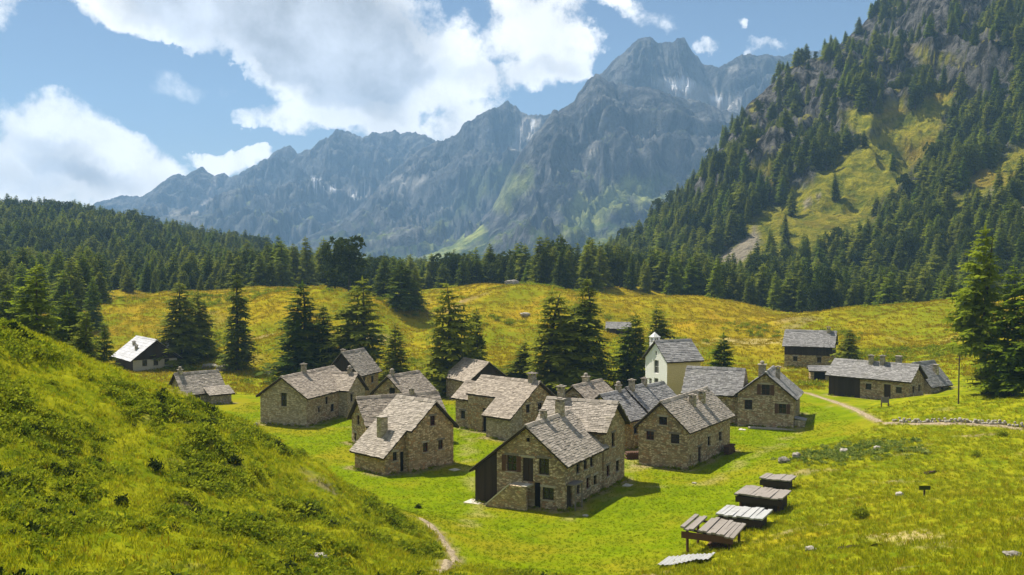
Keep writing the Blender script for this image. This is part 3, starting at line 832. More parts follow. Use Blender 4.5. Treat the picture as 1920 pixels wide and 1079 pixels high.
def trunk_mesh(name, r=.22, top=9.6, lean=.15, seed=0, fork=False):
    rng = random.Random(seed)
    mb = MB()
    zs = [-.5, .0, .6, 2.5, 5, 7.5, top]
    pts = [(lean * math.sin(z * .5 + seed), lean * math.cos(z * .4 + seed) - lean, z) for z in zs]
    mb.tube(pts, [r * 1.25, r * 1.2, r, r * .85, r * .6, r * .33, .02], 7)
    for k in range(10 if not fork else 16):                       # bare stubs and limbs
        z = rng.uniform(.8, 7); a = rng.uniform(0, 6.28); l = rng.uniform(.6, 1.7) * (1 - z / 11)
        mb.tube([(0, 0, z), (math.cos(a) * l * .5, math.sin(a) * l * .5, z + .05), (math.cos(a) * l, math.sin(a) * l, z - .05 * l)], [.05, .035, .012], 4)
    return poly_mesh(name, mb.v, mb.f)
def with_mat(me, m):
    me.materials.append(MAT[m]); return me
KINDS = {
    'spruce': [with_mat(conifer_crown('crown', 100 + k, 2.2 + .3 * (k % 3), .04, 28, 8, .42, .10, .64, .04, .36), 'spruce') for k in range(4)],
    'larch': [with_mat(conifer_crown('crown', 200 + k, 2.7 + .3 * (k % 2), .07, 24, 8, .32, .10, .58, .07, .38, lop=.35), 'larch') for k in range(4)],
    'bright_larch': [with_mat(conifer_crown('crown', 300 + k, 2.6, .07, 26, 8, .30, .14, .68, .05, .38), 'bright_larch') for k in range(3)],
    'open_larch': [with_mat(conifer_crown('crown', 400 + k, 3.4, .08, 20, 8, .26, .03, .60, .06, .33, lop=.3), 'larch') for k in range(3)],
    'slim': [with_mat(conifer_crown('crown', 500 + k, 1.45, .04, 34, 7, .45, .08, .55, .04, .42), 'spruce') for k in range(2)],
    'tall_larch': [with_mat(conifer_crown('crown', 700, 2.5, .27, 22, 8, .30, .12, .55, .06, .38), 'bright_larch')],
    'stone_pine': [with_mat(pine_crown('crown', 600 + k), 'stone_pine') for k in range(3)],
}
TRUNKS = [with_mat(trunk_mesh('trunk', .20 + .03 * k, 9.5, .08 * k, k), 'bark') for k in range(3)]
BIGTRUNK = with_mat(trunk_mesh('trunk', .26, 9.5, .3, 5, True), 'bark')
def tree(name, x, y, h, kind, k=0, wide=1.0, rz=0.0, z=None, label=None, group=None, trunk=None):
    z = H(x, y) if z is None else z
    e = empty(name, (x, y, z - .05), rz)
    e.scale = (h / 10 * wide, h / 10 * wide, h / 10)
    for nm, me in (('trunk', trunk or TRUNKS[k % 3]), ('crown', KINDS[kind][k % len(KINDS[kind])])):
        o = bpy.data.objects.new(nm, me); COL.objects.link(o); o.parent = e
    return tag(e, label, 'tree', group)
def tree_px(u, vb, vt, Y, kind, label, wide=1.0, k=0, name='conifer_tree', group=None, rz=0.0, trunk=None):
    """stands at distance Y; the pixel heights only give its size"""
    x = ray(u, vb)[0] * Y
    z = H(x, Y)
    h = (CAM_Z + ray(u, vt)[1] * Y) - z
    return tree(name, x, Y, h, kind, k, wide * (1.22 if Y > 140 else 1.1), rz, z, label, group, trunk)
T_ = tree_px
T_(70, 640, 492, 128, 'bright_larch', 'bright green larch standing behind the grassy hill at the picture\'s far left edge', 1.05, 0, 'larch_tree', rz=1)
T_(128, 655, 548, 140, 'larch', 'dull green larch just right of the bright larch behind the grassy hill', .95, 1, 'larch_tree', rz=2)
T_(163, 665, 580, 132, 'larch', 'smaller thin larch between the hill crest and the pale-roofed chalet, second of three', .85, 2, 'larch_tree', rz=.5)
T_(196, 680, 604, 150, 'open_larch', 'small sparse larch directly left of the chalet with the pale roof', .7, 0, 'larch_tree', rz=.3)
T_(188, 590, 508, 262, 'larch', 'lone larch on the meadow edge above the chalet, against the dark forest', .9, 3, 'larch_tree')
T_(15, 625, 530, 150, 'larch', 'half hidden larch at the left picture edge behind the hill crest', 1.0, 0, 'larch_tree', rz=3)
T_(338, 685, 528, 196, 'spruce', 'large dark spruce standing behind the chalet with the pale roof', 1.25, 0, 'spruce_tree', rz=1)
T_(372, 665, 545, 202, 'larch', 'lighter green larch leaning against the large dark spruce behind the chalet', 1.1, 1, 'larch_tree', rz=1)
T_(445, 692, 512, 188, 'slim', 'tall slim dark spruce like a column between chalet and long stone house', 1.0, 0, 'spruce_tree')
T_(568, 700, 528, 176, 'spruce', 'big dark spruce with dense crown behind the long stone house', 1.15, 1, 'spruce_tree', rz=2)
T_(607, 690, 572, 180, 'spruce', 'shorter spruce close against the right flank of the big dense spruce', 1.0, 2, 'spruce_tree', rz=.6)
T_(680, 690, 520, 178, 'open_larch', 'larch with wide layered horizontal branches behind the small stone tower house', 1.0, 1, 'larch_tree', rz=1.4)
T_(741, 715, 605, 158, 'spruce', 'small pointed spruce beside the stone houses, left of the largest larch', 1.1, 3, 'spruce_tree')
T_(837, 728, 528, 160, 'open_larch', 'largest dark larch in the middle of the village, left of the weathered barn gable', .92, 2, 'larch_tree', rz=.4, trunk=BIGTRUNK)
T_(893, 700, 578, 172, 'larch', 'slender light larch just right of the largest larch', .75, 2, 'larch_tree', rz=1)
T_(1035, 718, 540, 160, 'larch', 'broad larch, left one of the pair standing behind the village centre', 1.25, 0, 'larch_tree', rz=2.1, trunk=BIGTRUNK)
T_(1100, 716, 518, 163, 'spruce', 'tall dark conifer, right one of the pair behind the village centre', .85, 2, 'spruce_tree', rz=.2, trunk=BIGTRUNK)
T_(985, 715, 640, 166, 'larch', 'low leafy larch at the foot of the pair behind the village centre', 1.3, 1, 'larch_tree', rz=.2)
T_(1192, 708, 588, 166, 'larch', 'thin larch just left of the white church facade', .95, 3, 'larch_tree', rz=1)
T_(1230, 650, 572, 190, 'larch', 'larch rising directly behind the church belfry', 1.0, 0, 'larch_tree', rz=2)
T_(1356, 694, 624, 168, 'bright_larch', 'small bushy conifer behind the long roof right of the church', 1.25, 1, 'conifer_tree', rz=1)
T_(1593, 680, 616, 178, 'spruce', 'small pointed conifer between the timber barn and the house with three chimneys', 1.2, 2, 'spruce_tree')
T_(655, 560, 436, 298, 'stone_pine', 'big round-topped stone pine on the meadow crest, tallest against the blue mountains', 1.05, 0, 'pine_tree')
T_(628, 552, 462, 302, 'stone_pine', 'smaller stone pine touching the left side of the big round-topped pine', .9, 1, 'pine_tree', rz=2)
T_(752, 596, 486, 268, 'larch', 'larch in the small clump right of the big stone pine, its tallest one', 1.15, 1, 'larch_tree', rz=2)
T_(722, 585, 482, 290, 'spruce', 'narrow spruce in the clump right of the big stone pine, left one', .95, 2, 'spruce_tree')
T_(778, 596, 500, 272, 'spruce', 'narrow spruce in the clump right of the big stone pine, right one', .9, 3, 'spruce_tree')
T_(1842, 760, 424, 128, 'tall_larch', 'tall leafy larch with bare lower trunk at the right picture edge', .72, 1, 'larch_tree', rz=1, trunk=BIGTRUNK)
T_(1896, 770, 500, 124, 'bright_larch', 'dense mid-green larch between the two tallest larches at the right picture edge', .8, 1, 'larch_tree', rz=2)
T_(1938, 790, 455, 122, 'bright_larch', 'larch cut off by the right picture edge', .85, 2, 'larch_tree', rz=.5)
T_(1876, 768, 640, 127, 'larch', 'young low larch at the foot of the tall larches on the right', 1.5, 3, 'larch_tree', rz=.9)
T_(1783, 612, 515, 262, 'bright_larch', 'light green larch at the forest edge behind the golden meadow, far right', 1.15, 0, 'larch_tree')
T_(1805, 640, 545, 225, 'larch', 'slim larch behind the tall larches near the right edge of the golden meadow', 1.0, 0, 'larch_tree', rz=1)

# ------------------------------------------------------------------ woods: the 300 largest are single trees, the rest one mass
def jitter(x0, x1, y0, y1, s, rng):
    X, Y = np.meshgrid(np.arange(x0, x1, s), np.arange(y0, y1, s))
    X = X + rng.uniform(-.48, .48, X.shape) * s; Y = Y + rng.uniform(-.48, .48, Y.shape) * s
    return X.ravel(), Y.ravel()
rng = np.random.default_rng(5)
WOOD = []      # x, y, z, h, kindcode, zone
def keep(x, y, z, h, kc, zone):
    WOOD.append(np.stack([x, y, z, h, kc, np.full(len(x), zone)], 1))
# left hill
x, y = jitter(-640, 0, 330, 830, 6.4, rng)
az = x / y; u = az * FPX + 960
edge = np.interp(u, [-400, 0, 200, 300, 480, 560, 620, 700, 800], [285, 290, 318, 312, 330, 345, 350, 360, 380])
ok = (u > -160) & (u < 800) & (y > edge + fbm(x * .05, y * .05, 2) * 9) & (rng.random(len(x)) < .93)
x, y = x[ok], y[ok]
zz = np.maximum(hill_z(x, y), height(x, y)) - .3
keep(x, y, zz, rng.uniform(8.5, 18, len(x)) * (.9 + .35 * fbm(x * .02, y * .02, 2)), rng.choice([0, 0, 0, 1, 1, 1, 2, 3], len(x)), 0)
# belt in front of the left hill, low ground behind the first knoll
x, y = jitter(-190, -60, 232, 335, 7.5, rng)
u = x / y * FPX + 960
ok = (u > -120) & (u < 185) & (rng.random(len(x)) < .8)
x, y = x[ok], y[ok]
keep(x, y, height(x, y), rng.uniform(10, 16, len(x)), rng.choice([0, 0, 1, 3], len(x)), 0)
# plateau behind the golden meadow
x, y = jitter(-60, 260, 318, 470, 6.6, rng)
u = x / y * FPX + 960
edge = np.interp(u, [560, 790, 860, 960, 1010, 1070, 1150, 1300, 1420, 1520, 1650, 1800, 2000], [352, 350, 352, 345, 322, 318, 338, 342, 330, 312, 304, 296, 290])
ok = (u > 790) & (u < 2060) & (y > edge + fbm(x * .06, y * .06, 2) * 8) & (rng.random(len(x)) < .92)
x, y = x[ok], y[ok]
zz = np.maximum(spur_z(x, y), height(x, y)) - .2
keep(x, y, zz, rng.uniform(8.0, 18.5, len(x)), rng.choice([0, 0, 0, 1, 1, 1, 3, 2], len(x)), 1)
x, y = jitter(-60, 0, 352, 460, 7.5, rng)
u = x / y * FPX + 960
ok = (u > 690) & (u < 800) & (rng.random(len(x)) < .5)
x, y = x[ok], y[ok]
keep(x, y, height(x, y) - .2, rng.uniform(9, 14, len(x)), rng.choice([0, 1], len(x)), 1)
# mountain slope on the right
x, y = jitter(30, 760, 400, 1120, 6.3, rng)
z0, t, u = spur_raw(x, y)
z = spur_z(x, y)
_, v = to_px(x, y, z)
ok = (u > 960) & (u < 2060) & (t > .0) & (t < 1.03) & (y > np.interp(u, [960, 2060], [440, 420])) & (v > -60)
x, y, z, t, u, v = x[ok], y[ok], z[ok], t[ok], u[ok], v[ok]
op = np.zeros(len(x)); cl = np.zeros(len(x))
for pl in (SWATH, MEADOW, LEDGE1, LEDGE2, LEDGE3, [(1330, 505), (1400, 440), (1425, 430), (1420, 465), (1365, 500)]):
    for fr_ in (0, .3, .6, .85):
        op = np.maximum(op, uv_soft(u, v - fr_ * 14 * FPX / y, pl, 8.0))
for pl in CLIFFS:
    cl = np.maximum(cl, np.maximum(uv_soft(u, v, pl, 10.0, 22.0), uv_soft(u, v - 7 * FPX / y, pl, 10.0, 22.0)))
dx = (spur_z(x + 2, y) - spur_z(x - 2, y)) / 4; dy = (spur_z(x, y + 2) - spur_z(x, y - 2)) / 4
steep = np.hypot(dx, dy)
prob = (.97 - .10 * sstep(t, .4, .8)) * (1 - .97 * op) * (1 - .85 * cl) * (1 - .30 * sstep(steep, 1.0, 2.0)) * sstep(fbm(x * .018, y * .018, 3) + .85 - .30 * sstep(t, .3, .7), 0, .5)
ok = rng.random(len(x)) < prob
x, y, z, t = x[ok], y[ok], z[ok], t[ok]
keep(x, y, z - .4, rng.uniform(9, 20, len(x)) * (1 - .22 * sstep(t, .4, 1)), rng.choice([0, 0, 0, 1, 1, 1, 2, 3], len(x)), 2)
WOOD = np.concatenate(WOOD)
CODE = ['spruce', 'larch', 'stone_pine', 'bright_larch', 'slim', 'stone_pine']
# rank by size in the picture
wu = WOOD[:, 0] / WOOD[:, 1] * FPX + 960
inview = (wu > -20) & (wu < 1940)
size = WOOD[:, 3] / WOOD[:, 1] * inview
order = np.argsort(-size)
LOOK = {'spruce': ('dark spruce', 'spruce_tree'), 'larch': ('olive green larch', 'larch_tree'), 'bright_larch': ('light green larch', 'larch_tree'), 'stone_pine': ('round-crowned dark pine', 'pine_tree')}
PLACES = [[(60, 'at the forest edge behind the grassy hill, by the left picture edge'), (200, 'at the forest edge left of the pale-roofed chalet'), (330, 'at the forest edge above the pale-roofed chalet'),
           (460, 'at the forest edge behind the slim column-like spruce'), (620, 'at the forest edge left of the big stone pine'), (9999, 'at the forest edge around the big stone pine')],
          [(860, 'in the tree row right of the big stone pine'), (1000, 'in the tree row between the largest larch and the village pair'), (1150, 'in the tree row behind the pair of tall village conifers'),
           (1300, 'in the tree row above the church'), (1450, 'in the tree row above the broad gabled house'), (1600, 'in the tree row above the lone timber barn'),
           (1750, 'in the tree row above the three-chimney house'), (9999, 'in the tree row behind the tall larches of the right edge')],
          [(1200, 'low on the mountain slope where it meets the valley'), (1500, 'low on the mountain slope below the grass strip'), (9999, 'low on the mountain slope above the timber barn')]]
for i in order[:300]:
    x, y, z, h, kc, zn = WOOD[i]
    place = next(p for lim, p in PLACES[int(zn)] if x / y * FPX + 960 < lim)
    look, nm_ = LOOK[CODE[int(kc)]]
    tree(nm_, x, y, h, CODE[int(kc)], int(rng.integers(4)), rng.uniform(.8, 1.35), rng.uniform(0, 6.28), z, look + ' ' + place, 'trees ' + place)
REST = WOOD[order[300:]]

def scatter(name, P, scale, rot, idx, protos, label, cat, tilt=None):
    me = bpy.data.meshes.new(name)
    me.vertices.add(len(P)); me.vertices.foreach_set('co', np.asarray(P, dtype=np.float32).ravel())
    set_attr(me, 'scl', scale); set_attr(me, 'rot', rot); set_attr(me, 'wid', np.asarray(scale) * np.random.default_rng(len(P)).uniform(.78, 1.3, len(P)))
    a = me.attributes.new('idx', 'INT', 'POINT'); a.data.foreach_set('value', np.asarray(idx, dtype=np.int32))
    o = bpy.data.objects.new(name, me); COL.objects.link(o)
    ng = bpy.data.node_groups.new(name, 'GeometryNodeTree')
    ng.interface.new_socket('Geometry', in_out='INPUT', socket_type='NodeSocketGeometry')
    ng.interface.new_socket('Geometry', in_out='OUTPUT', socket_type='NodeSocketGeometry')
    nd, ln = ng.nodes, ng.links
    gi, go, jn = nd.new('NodeGroupInput'), nd.new('NodeGroupOutput'), nd.new('GeometryNodeJoinGeometry')
    def na(nm, ty):
        q = nd.new('GeometryNodeInputNamedAttribute'); q.data_type = ty; q.inputs['Name'].default_value = nm
        return [s for s in q.outputs if s.enabled and s.name == 'Attribute'][0]
    ai, asc, ar = na('idx', 'INT'), na('scl', 'FLOAT'), na('rot', 'FLOAT')
    cx = nd.new('ShaderNodeCombineXYZ'); ln.new(ar, cx.inputs[2])
    cs = nd.new('ShaderNodeCombineXYZ'); aw = na('wid', 'FLOAT'); ln.new(aw, cs.inputs[0]); ln.new(aw, cs.inputs[1]); ln.new(asc, cs.inputs[2])
    for k, pm in enumerate(protos):
        po = bpy.data.objects.new(name + '_source', pm)
        cm = nd.new('FunctionNodeCompare'); cm.data_type = 'INT'; cm.operation = 'EQUAL'
        ii = [s for s in cm.inputs if s.enabled]
        ln.new(ai, ii[0]); ii[1].default_value = k
        oi = nd.new('GeometryNodeObjectInfo'); oi.inputs['Object'].default_value = po; oi.inputs['As Instance'].default_value = True
        ip = nd.new('GeometryNodeInstanceOnPoints')
        ln.new(gi.outputs[0], ip.inputs['Points']); ln.new(cm.outputs[0], ip.inputs['Selection'])
        ln.new(oi.outputs['Geometry'], ip.inputs['Instance']); ln.new(cx.outputs[0], ip.inputs['Rotation']); ln.new(cs.outputs[0], ip.inputs['Scale'])
        ln.new(ip.outputs[0], jn.inputs[0])
    ln.new(jn.outputs[0], go.inputs[0])
    md = o.modifiers.new('scatter', 'NODES'); md.node_group = ng
    return tag(o, label, cat, kind='stuff')
def join_tree(kind, k, trunk=True):
    """crown and trunk in one mesh for the wood mass"""
    bm = bmesh.new(); bm.from_mesh(KINDS[kind][k])
    n0 = len(bm.faces)
    if trunk:
        bm.from_mesh(TRUNKS[k % 3])
    bm.faces.ensure_lookup_table()
    for f in bm.faces[n0:]: f.material_index = 1
    me = bpy.data.meshes.new('wood_tree'); bm.to_mesh(me); bm.free()
    me.materials.append(KINDS[kind][k].materials[0]); me.materials.append(MAT['bark'])
    return me
WP = [join_tree('spruce', 0), join_tree('spruce', 1), join_tree('spruce', 3), join_tree('larch', 0), join_tree('larch', 1), join_tree('stone_pine', 0), join_tree('bright_larch', 0)]
kc = REST[:, 4].astype(int)
idx = np.select([kc == 0, kc == 1, (kc == 2) | (kc == 5)], [rng.integers(0, 3, len(kc)), rng.integers(3, 5, len(kc)), 5], 6)
scatter('forest', REST[:, :3], REST[:, 3] / 10, rng.uniform(0, 6.28, len(REST)), idx, WP, 'dense dark conifer forest covering the hill and the mountain slope', 'forest')

# ------------------------------------------------------------------ low growth
def shrub_mesh(name, seed, n=70, r=.5, hgt=.42, leaf=.16, mat='shrub_leaf'):
    g = np.random.default_rng(seed)
    d = g.normal(size=(n, 3)); d[:, 2] = np.abs(d[:, 2]); d /= np.linalg.norm(d, axis=1)[:, None]
    c = d * np.array([r, r, hgt]) * g.uniform(.45, 1.0, (n, 1)) * (1 + .35 * g.normal(size=(n, 1)) * .5)
    e = d + g.normal(size=(n, 3)) * .6; e /= np.linalg.norm(e, axis=1)[:, None]
    ln = leaf * g.uniform(.6, 1.4, n)
    return with_mat(soup(name, diamonds(c - e * ln[:, None] * .5, c + e * ln[:, None] * .6, ln * .34, g.normal(size=(n, 3)), g), 4), mat)
def tuft_mesh(name, seed, n=16, hgt=.30, spread=.16, mat='grass_blade', w=.014):
    g = np.random.default_rng(seed)
    a = g.uniform(0, 6.28, n); q = g.uniform(0, spread, n)
    b = np.c_[np.cos(a) * q, np.sin(a) * q, np.full(n, -.03)]
    l = hgt * g.uniform(.5, 1.2, n); out = g.uniform(.15, .8, n)
    t = b + np.c_[np.cos(a) * out * l, np.sin(a) * out * l, l]
    return with_mat(soup(name, diamonds(b, t, np.full(n, w) * g.uniform(.8, 1.6, n), np.c_[np.cos(a), np.sin(a), a * 0 + .2], g), 4), mat)
def visible_area(x0, x1, y0, y1, n, g):
    x = g.uniform(x0, x1, n); y = g.uniform(y0, y1, n)
    ok = np.abs(x / np.maximum(y, 1)) < .60
    return x[ok], y[ok]
def near_path(x, y, k=1.0):
    d = np.full(len(x), 1e9)
    for pts, hw in PATHS:
        d = np.minimum(d, seg_dist(x, y, pts) / (hw * k))
    return d < 1
# ------------------------------------------------------------------ houses
def local(ox, oy, rot):
    return Matrix.Translation((ox, oy, 0)) @ Matrix.Rotation(R(rot), 4, 'Z')
FOOT = []
class House:
    def __init__(s, name, x, y, rot, label, cat='house', group='stone houses of the hamlet', z=None, seed=0):
        s.z = H(x, y) if z is None else z
        s.root = tag(empty(name, (x, y, s.z), R(rot)), label, cat, group)
        s.rng = random.Random(seed + int(abs(x * 13 + y * 7)))
        s.np = np.random.default_rng(seed + int(abs(x * 13 + y * 7)))
    def block(s, ox=0, oy=0, rot=0, W=6, L=8, ax=None, zr=6.5, zl=4, zre=4, wall='stone_wall', sides=None, slate='slate', openings=(), of=.42, ob=.35, oel=.42, oer=.42, roof=True, thick=.20, slab=.31, skip=()):
        ax = W / 2 if ax is None else ax
        M = local(ox, oy, rot)
        sides = sides or {}
        zb = -.9
        planes = {'front': (lambda q, d, z: M @ Vector((q, d, z)), [(0, zb), (W, zb), (W, zre), (ax, zr), (0, zl)], W),
                  'back': (lambda q, d, z: M @ Vector((W - q, L - d, z)), [(0, zb), (W, zb), (W, zl), (W - ax, zr), (0, zre)], W),
                  'left': (lambda q, d, z: M @ Vector((d, L - q, z)), [(0, zb), (L, zb), (L, zl), (0, zl)], L),
                  'right': (lambda q, d, z: M @ Vector((W - d, q, z)), [(0, zb), (L, zb), (L, zre), (0, zre)], L)}
        # drop doubled corner points of mono-pitch blocks
        groups = {}
        for nm, (fn, outl, _) in planes.items():
            if nm in skip: continue
            pts = []
            for p in outl:
                if not pts or (abs(p[0] - pts[-1][0]) + abs(p[1] - pts[-1][1])) > .02: pts.append(p)
            if abs(pts[0][0] - pts[-1][0]) + abs(pts[0][1] - pts[-1][1]) < .02: pts.pop()
            holes = [o for o in openings if o[0] == nm]
            loops = [[Vector((a, b, 0)) for a, b in pts]]
            dep = .22
            for h in holes:
                _, q, z, w_, h_ = h[:5]
                loops.append([Vector((q - w_ / 2, z, 0)), Vector((q - w_ / 2, z + h_, 0)), Vector((q + w_ / 2, z + h_, 0)), Vector((q + w_ / 2, z, 0))])
            flat = [p for l in loops for p in l]
            tris = tessellate_polygon(loops) if holes else [tuple(range(len(pts)))]
            mb = groups.setdefault(sides.get(nm, wall), MB())
            V3 = [fn(p.x, 0, p.y) for p in flat]
            # outward facing
            out = fn(0, -1, 0) - fn(0, 0, 0)
            F = []
            for t in tris:
                a, b, c = V3[t[0]], V3[t[1]], V3[t[2]]
                F.append(tuple(t) if (b - a).cross(c - a).dot(out) > 0 else tuple(reversed(t)))
            mb.pts(V3, F)
            for h in holes:
                _, q, z, w_, h_ = h[:5]
                cs = [(q - w_ / 2, z), (q + w_ / 2, z), (q + w_ / 2, z + h_), (q - w_ / 2, z + h_)]
                mb.pts([fn(a, 0, b) for a, b in cs] + [fn(a, dep, b) for a, b in cs], [(0, 1, 5, 4), (1, 2, 6, 5), (2, 3, 7, 6), (3, 0, 4, 7)])
                s.opening(fn, q, z, w_, h_, dep, h[5] if len(h) > 5 else 'window')
        for mat, mb in groups.items():
            mb.build('wall', MAT[mat], s.root)
        if not roof: return M
        # roof: boarded deck, stone slates, ridge stones
        fl = (zr - zl) / max(ax, .01); fr = (zr - zre) / max(W - ax, .01)
        y0, y1 = -of, L + ob
        deck = MB(); slates = []
        def slope(xe, ze, sgn):
            a0, a1 = M @ Vector((xe, y0, ze)), M @ Vector((ax, y0, zr))
            b0, b1 = M @ Vector((xe, y1, ze)), M @ Vector((ax, y1, zr))
            up = Vector((0, 0, 1))
            P = [a0 + up * .01, b0 + up * .01, b1 + up * .01, a1 + up * .01]
            Q = [p + up * thick for p in P]
            if sgn > 0: P.reverse(); Q.reverse()
            deck.hexa(P + Q)
            s.slates(slates, a0 + up * (thick + .012), b0 + up * (thick + .012), b1 + up * (thick + .012), a1 + up * (thick + .012), sgn, slab)
        if ax > .05: slope(-oel, zl - fl * oel, -1)
        if ax < W - .05: slope(W + oer, zre - fr * oer, 1)
        ro = deck.build('roof', MAT['dark_wood'], s.root)
        k = y0
        while k < y1 - .1 and .05 < ax < W - .05:                                    # ridge stones
            w_ = min(s.rng.uniform(.5, .9), y1 - k)
            hz = s.rng.uniform(0, .04); hw = s.rng.uniform(.26, .36)
            base = zr + thick + .04 + hz
            slates.append([M @ Vector(p) for p in [(ax - hw, k, base - hw * fl * .75), (ax + hw, k, base - hw * fr * .75), (ax + hw, k + w_ - .03, base - hw * fr * .75), (ax - hw, k + w_ - .03, base - hw * fl * .75),
                                                   (ax - hw * .3, k, base + .07), (ax + hw * .3, k, base + .07), (ax + hw * .3, k + w_ - .03, base + .07), (ax - hw * .3, k + w_ - .03, base + .07)]])
            k += w_
        sm_ = MB()
        for P in slates: sm_.hexa(P)
        so = sm_.build('slates', MAT[slate], ro)
        so['kind'] = 'stuff'
        FOOT.append([(s.root.matrix_basis @ M @ Vector(p))[:2] for p in ((0, 0, 0), (W, 0, 0), (W, L, 0), (0, L, 0))])
        s.M, s.dim = M, (W, L, ax, zr, zl, zre, thick)
        return M
    def slates(s, out, e0, e1, r1, r0, sgn, slab):
        """courses of uneven slabs from eave (e0-e1) to ridge (r0-r1)"""
        ul = (e1 - e0); Ln = ul.length; ul = ul / Ln
        vl = (r0 - e0); Sl = vl.length; vl = vl / Sl
        n = ul.cross(vl)
        if n.z < 0: n = -n
        rows = max(3, int(Sl / (slab * .72)))
        st = Sl / rows
        rg = s.rng
        for i in range(rows):
            k = -.04 + rg.uniform(-.1, .02)
            while k < Ln - .02:
                w_ = slab * rg.uniform(.7, 1.9)
                if Ln - k - w_ < .25: w_ = Ln - k + .03
                lo = i * st - .05 + rg.uniform(-.05, .03); hi = (i + 1) * st + .06
                hi = min(hi, Sl)
                t0 = rg.uniform(.030, .062); lift = rg.uniform(0, .022)
                a, b = k + .012, k + w_ - .012
                p = [e0 + ul * a + vl * lo, e0 + ul * b + vl * (lo + rg.uniform(-.03, .03)), e0 + ul * b + vl * hi, e0 + ul * a + vl * hi]
                low = [p[0] + n * (.012 + lift), p[1] + n * (.012 + lift), p[2] - n * .004, p[3] - n * .004]
                top = [p[0] + n * (t0 + lift), p[1] + n * (t0 + lift + rg.uniform(-.01, .01)), p[2] + n * (.022), p[3] + n * (.022)]
                if sgn > 0:
                    low.reverse(); top.reverse()
                    low = low[1:] + low[:1]; top = top[1:] + top[:1]
                out.append(low + top)
                k += w_
    def opening(s, fn, q, z, w_, h_, dep, kind):
        def bx(mb, a, b, d0, d1, z0, z1):
            P = [fn(a, d0, z0), fn(b, d0, z0), fn(b, d1, z0), fn(a, d1, z0), fn(a, d0, z1), fn(b, d0, z1), fn(b, d1, z1), fn(a, d1, z1)]
            mb.hexa(P)
            return mb
        l, r = q - w_ / 2, q + w_ / 2
        if kind in ('door', 'red_door', 'brown_door'):
            mb = MB(); n = max(3, int(w_ / .22))
            for i in range(n):
                bx(mb, l + (r - l) * i / n + .008, l + (r - l) * (i + 1) / n - .008, dep - .07 - .012 * (i % 2), dep + .0, z + .02, z + h_ - .02)
            d = mb.build('door', MAT[{'door': 'dark_wood', 'red_door': 'red_wood', 'brown_door': 'brown_wood'}[kind]], s.root)
            bx(MB(), r - .20, r - .12, dep - .13, dep - .085, z + h_ * .48, z + h_ * .56).build('handle', MAT['dark_wood'], d)
        elif kind == 'hole':
            bx(MB(), l - .02, r + .02, dep, dep + .05, z - .02, z + h_ + .02).build('opening', MAT['interior_shade'], s.root)  # shallow panel closes the hole; indoor darkness is painted as its colour
        else:
            t = .07 if w_ > .5 else .05
            mb = MB()
            bx(mb, l, l + t, dep - .09, dep, z, z + h_); bx(mb, r - t, r, dep - .09, dep, z, z + h_)
            bx(mb, l + t, r - t, dep - .09, dep, z, z + t); bx(mb, l + t, r - t, dep - .09, dep, z + h_ - t, z + h_)
            if w_ > .5: bx(mb, q - .025, q + .025, dep - .08, dep, z + t, z + h_ - t)
            if h_ > .9: bx(mb, l + t, r - t, dep - .075, dep - .005, z + h_ * .5 - .02, z + h_ * .5 + .02)
            wm = {'white': 'white_frame', 'red': 'red_wood', 'dark': 'dark_wood'}.get(kind, 'brown_wood')
            wo = mb.build('window', MAT[wm], s.root)
            bx(MB(), l - .01, r + .01, dep - .03, dep + .04, z - .01, z + h_ + .01).build('pane', MAT['glass'], wo)
            if kind == 'shutters':
                for a, b in ((l - w_ * .48, l - .03), (r + .03, r + w_ * .48)):
                    mb = MB()
                    for i in range(3):
                        bx(mb, a + (b - a) * i / 3 + .004, a + (b - a) * (i + 1) / 3 - .004, -.055, -.012, z, z + h_)
                    bx(mb, a, b, -.075, -.056, z + h_ * .2, z + h_ * .28); bx(mb, a, b, -.075, -.056, z + h_ * .72, z + h_ * .80)
                    mb.build('shutter', MAT['brown_wood'], s.root)
        if kind != 'hole' and kind != 'white':
            bx(MB(), l - .2, r + .2, -.045, .10, z + h_ + .004, z + h_ + .20).build('lintel', MAT['trim_stone'] if s.rng.random() < .6 else MAT['grey_wood'], s.root)
            if 'door' not in kind:
                bx(MB(), l - .1, r + .1, -.08, .06, z - .10, z - .004).build('sill', MAT['trim_stone'], s.root)
    def roof_z(s, x):
        W, L, ax, zr, zl, zre, th = s.dim
        return (zl + (zr - zl) * x / ax if x < ax else zre + (zr - zre) * (W - x) / (W - ax)) + th
    def chimney(s, x, y, top, w_=.62, kind='cap', mat='grey_wall', d=None):
        d = d or w_
        zb = s.roof_z(x) - .45
        M = s.M @ Matrix.Translation((x, y, 0))
        mb = MB(); mb.box((-w_ / 2, -d / 2, zb), (w_ / 2, d / 2, top), M)
        c = mb.build('chimney', MAT[mat], s.root)
        k = MB()
        if kind == 'cap':
            for a in (-1, 1):
                for b in (-1, 1):
                    k.box((a * w_ * .36 - .07, b * d * .36 - .07, top + .002), (a * w_ * .36 + .07, b * d * .36 + .07, top + .22), M)
            k.box((-w_ * .72, -d * .72, top + .222), (w_ * .72, d * .72, top + .30), M)
            k.box((-w_ * .3, -d * .3, top + .302), (w_ * .25, d * .3, top + .40), M)
        elif kind == 'ball':
            k.box((-w_ * .65, -d * .65, top + .002), (w_ * .65, d * .65, top + .09), M)
            k.tube([M @ Vector((0, 0, top + z_)) for z_ in (.09, .18, .32, .46, .55)], [.1, .24, .30, .24, .05], 8)
        elif kind == 'flat':
            k.box((-w_ * .66, -d * .66, top + .002), (w_ * .66, d * .66, top + .10), M)
        k.build('chimney_cap', MAT['slate'], c)
        return c
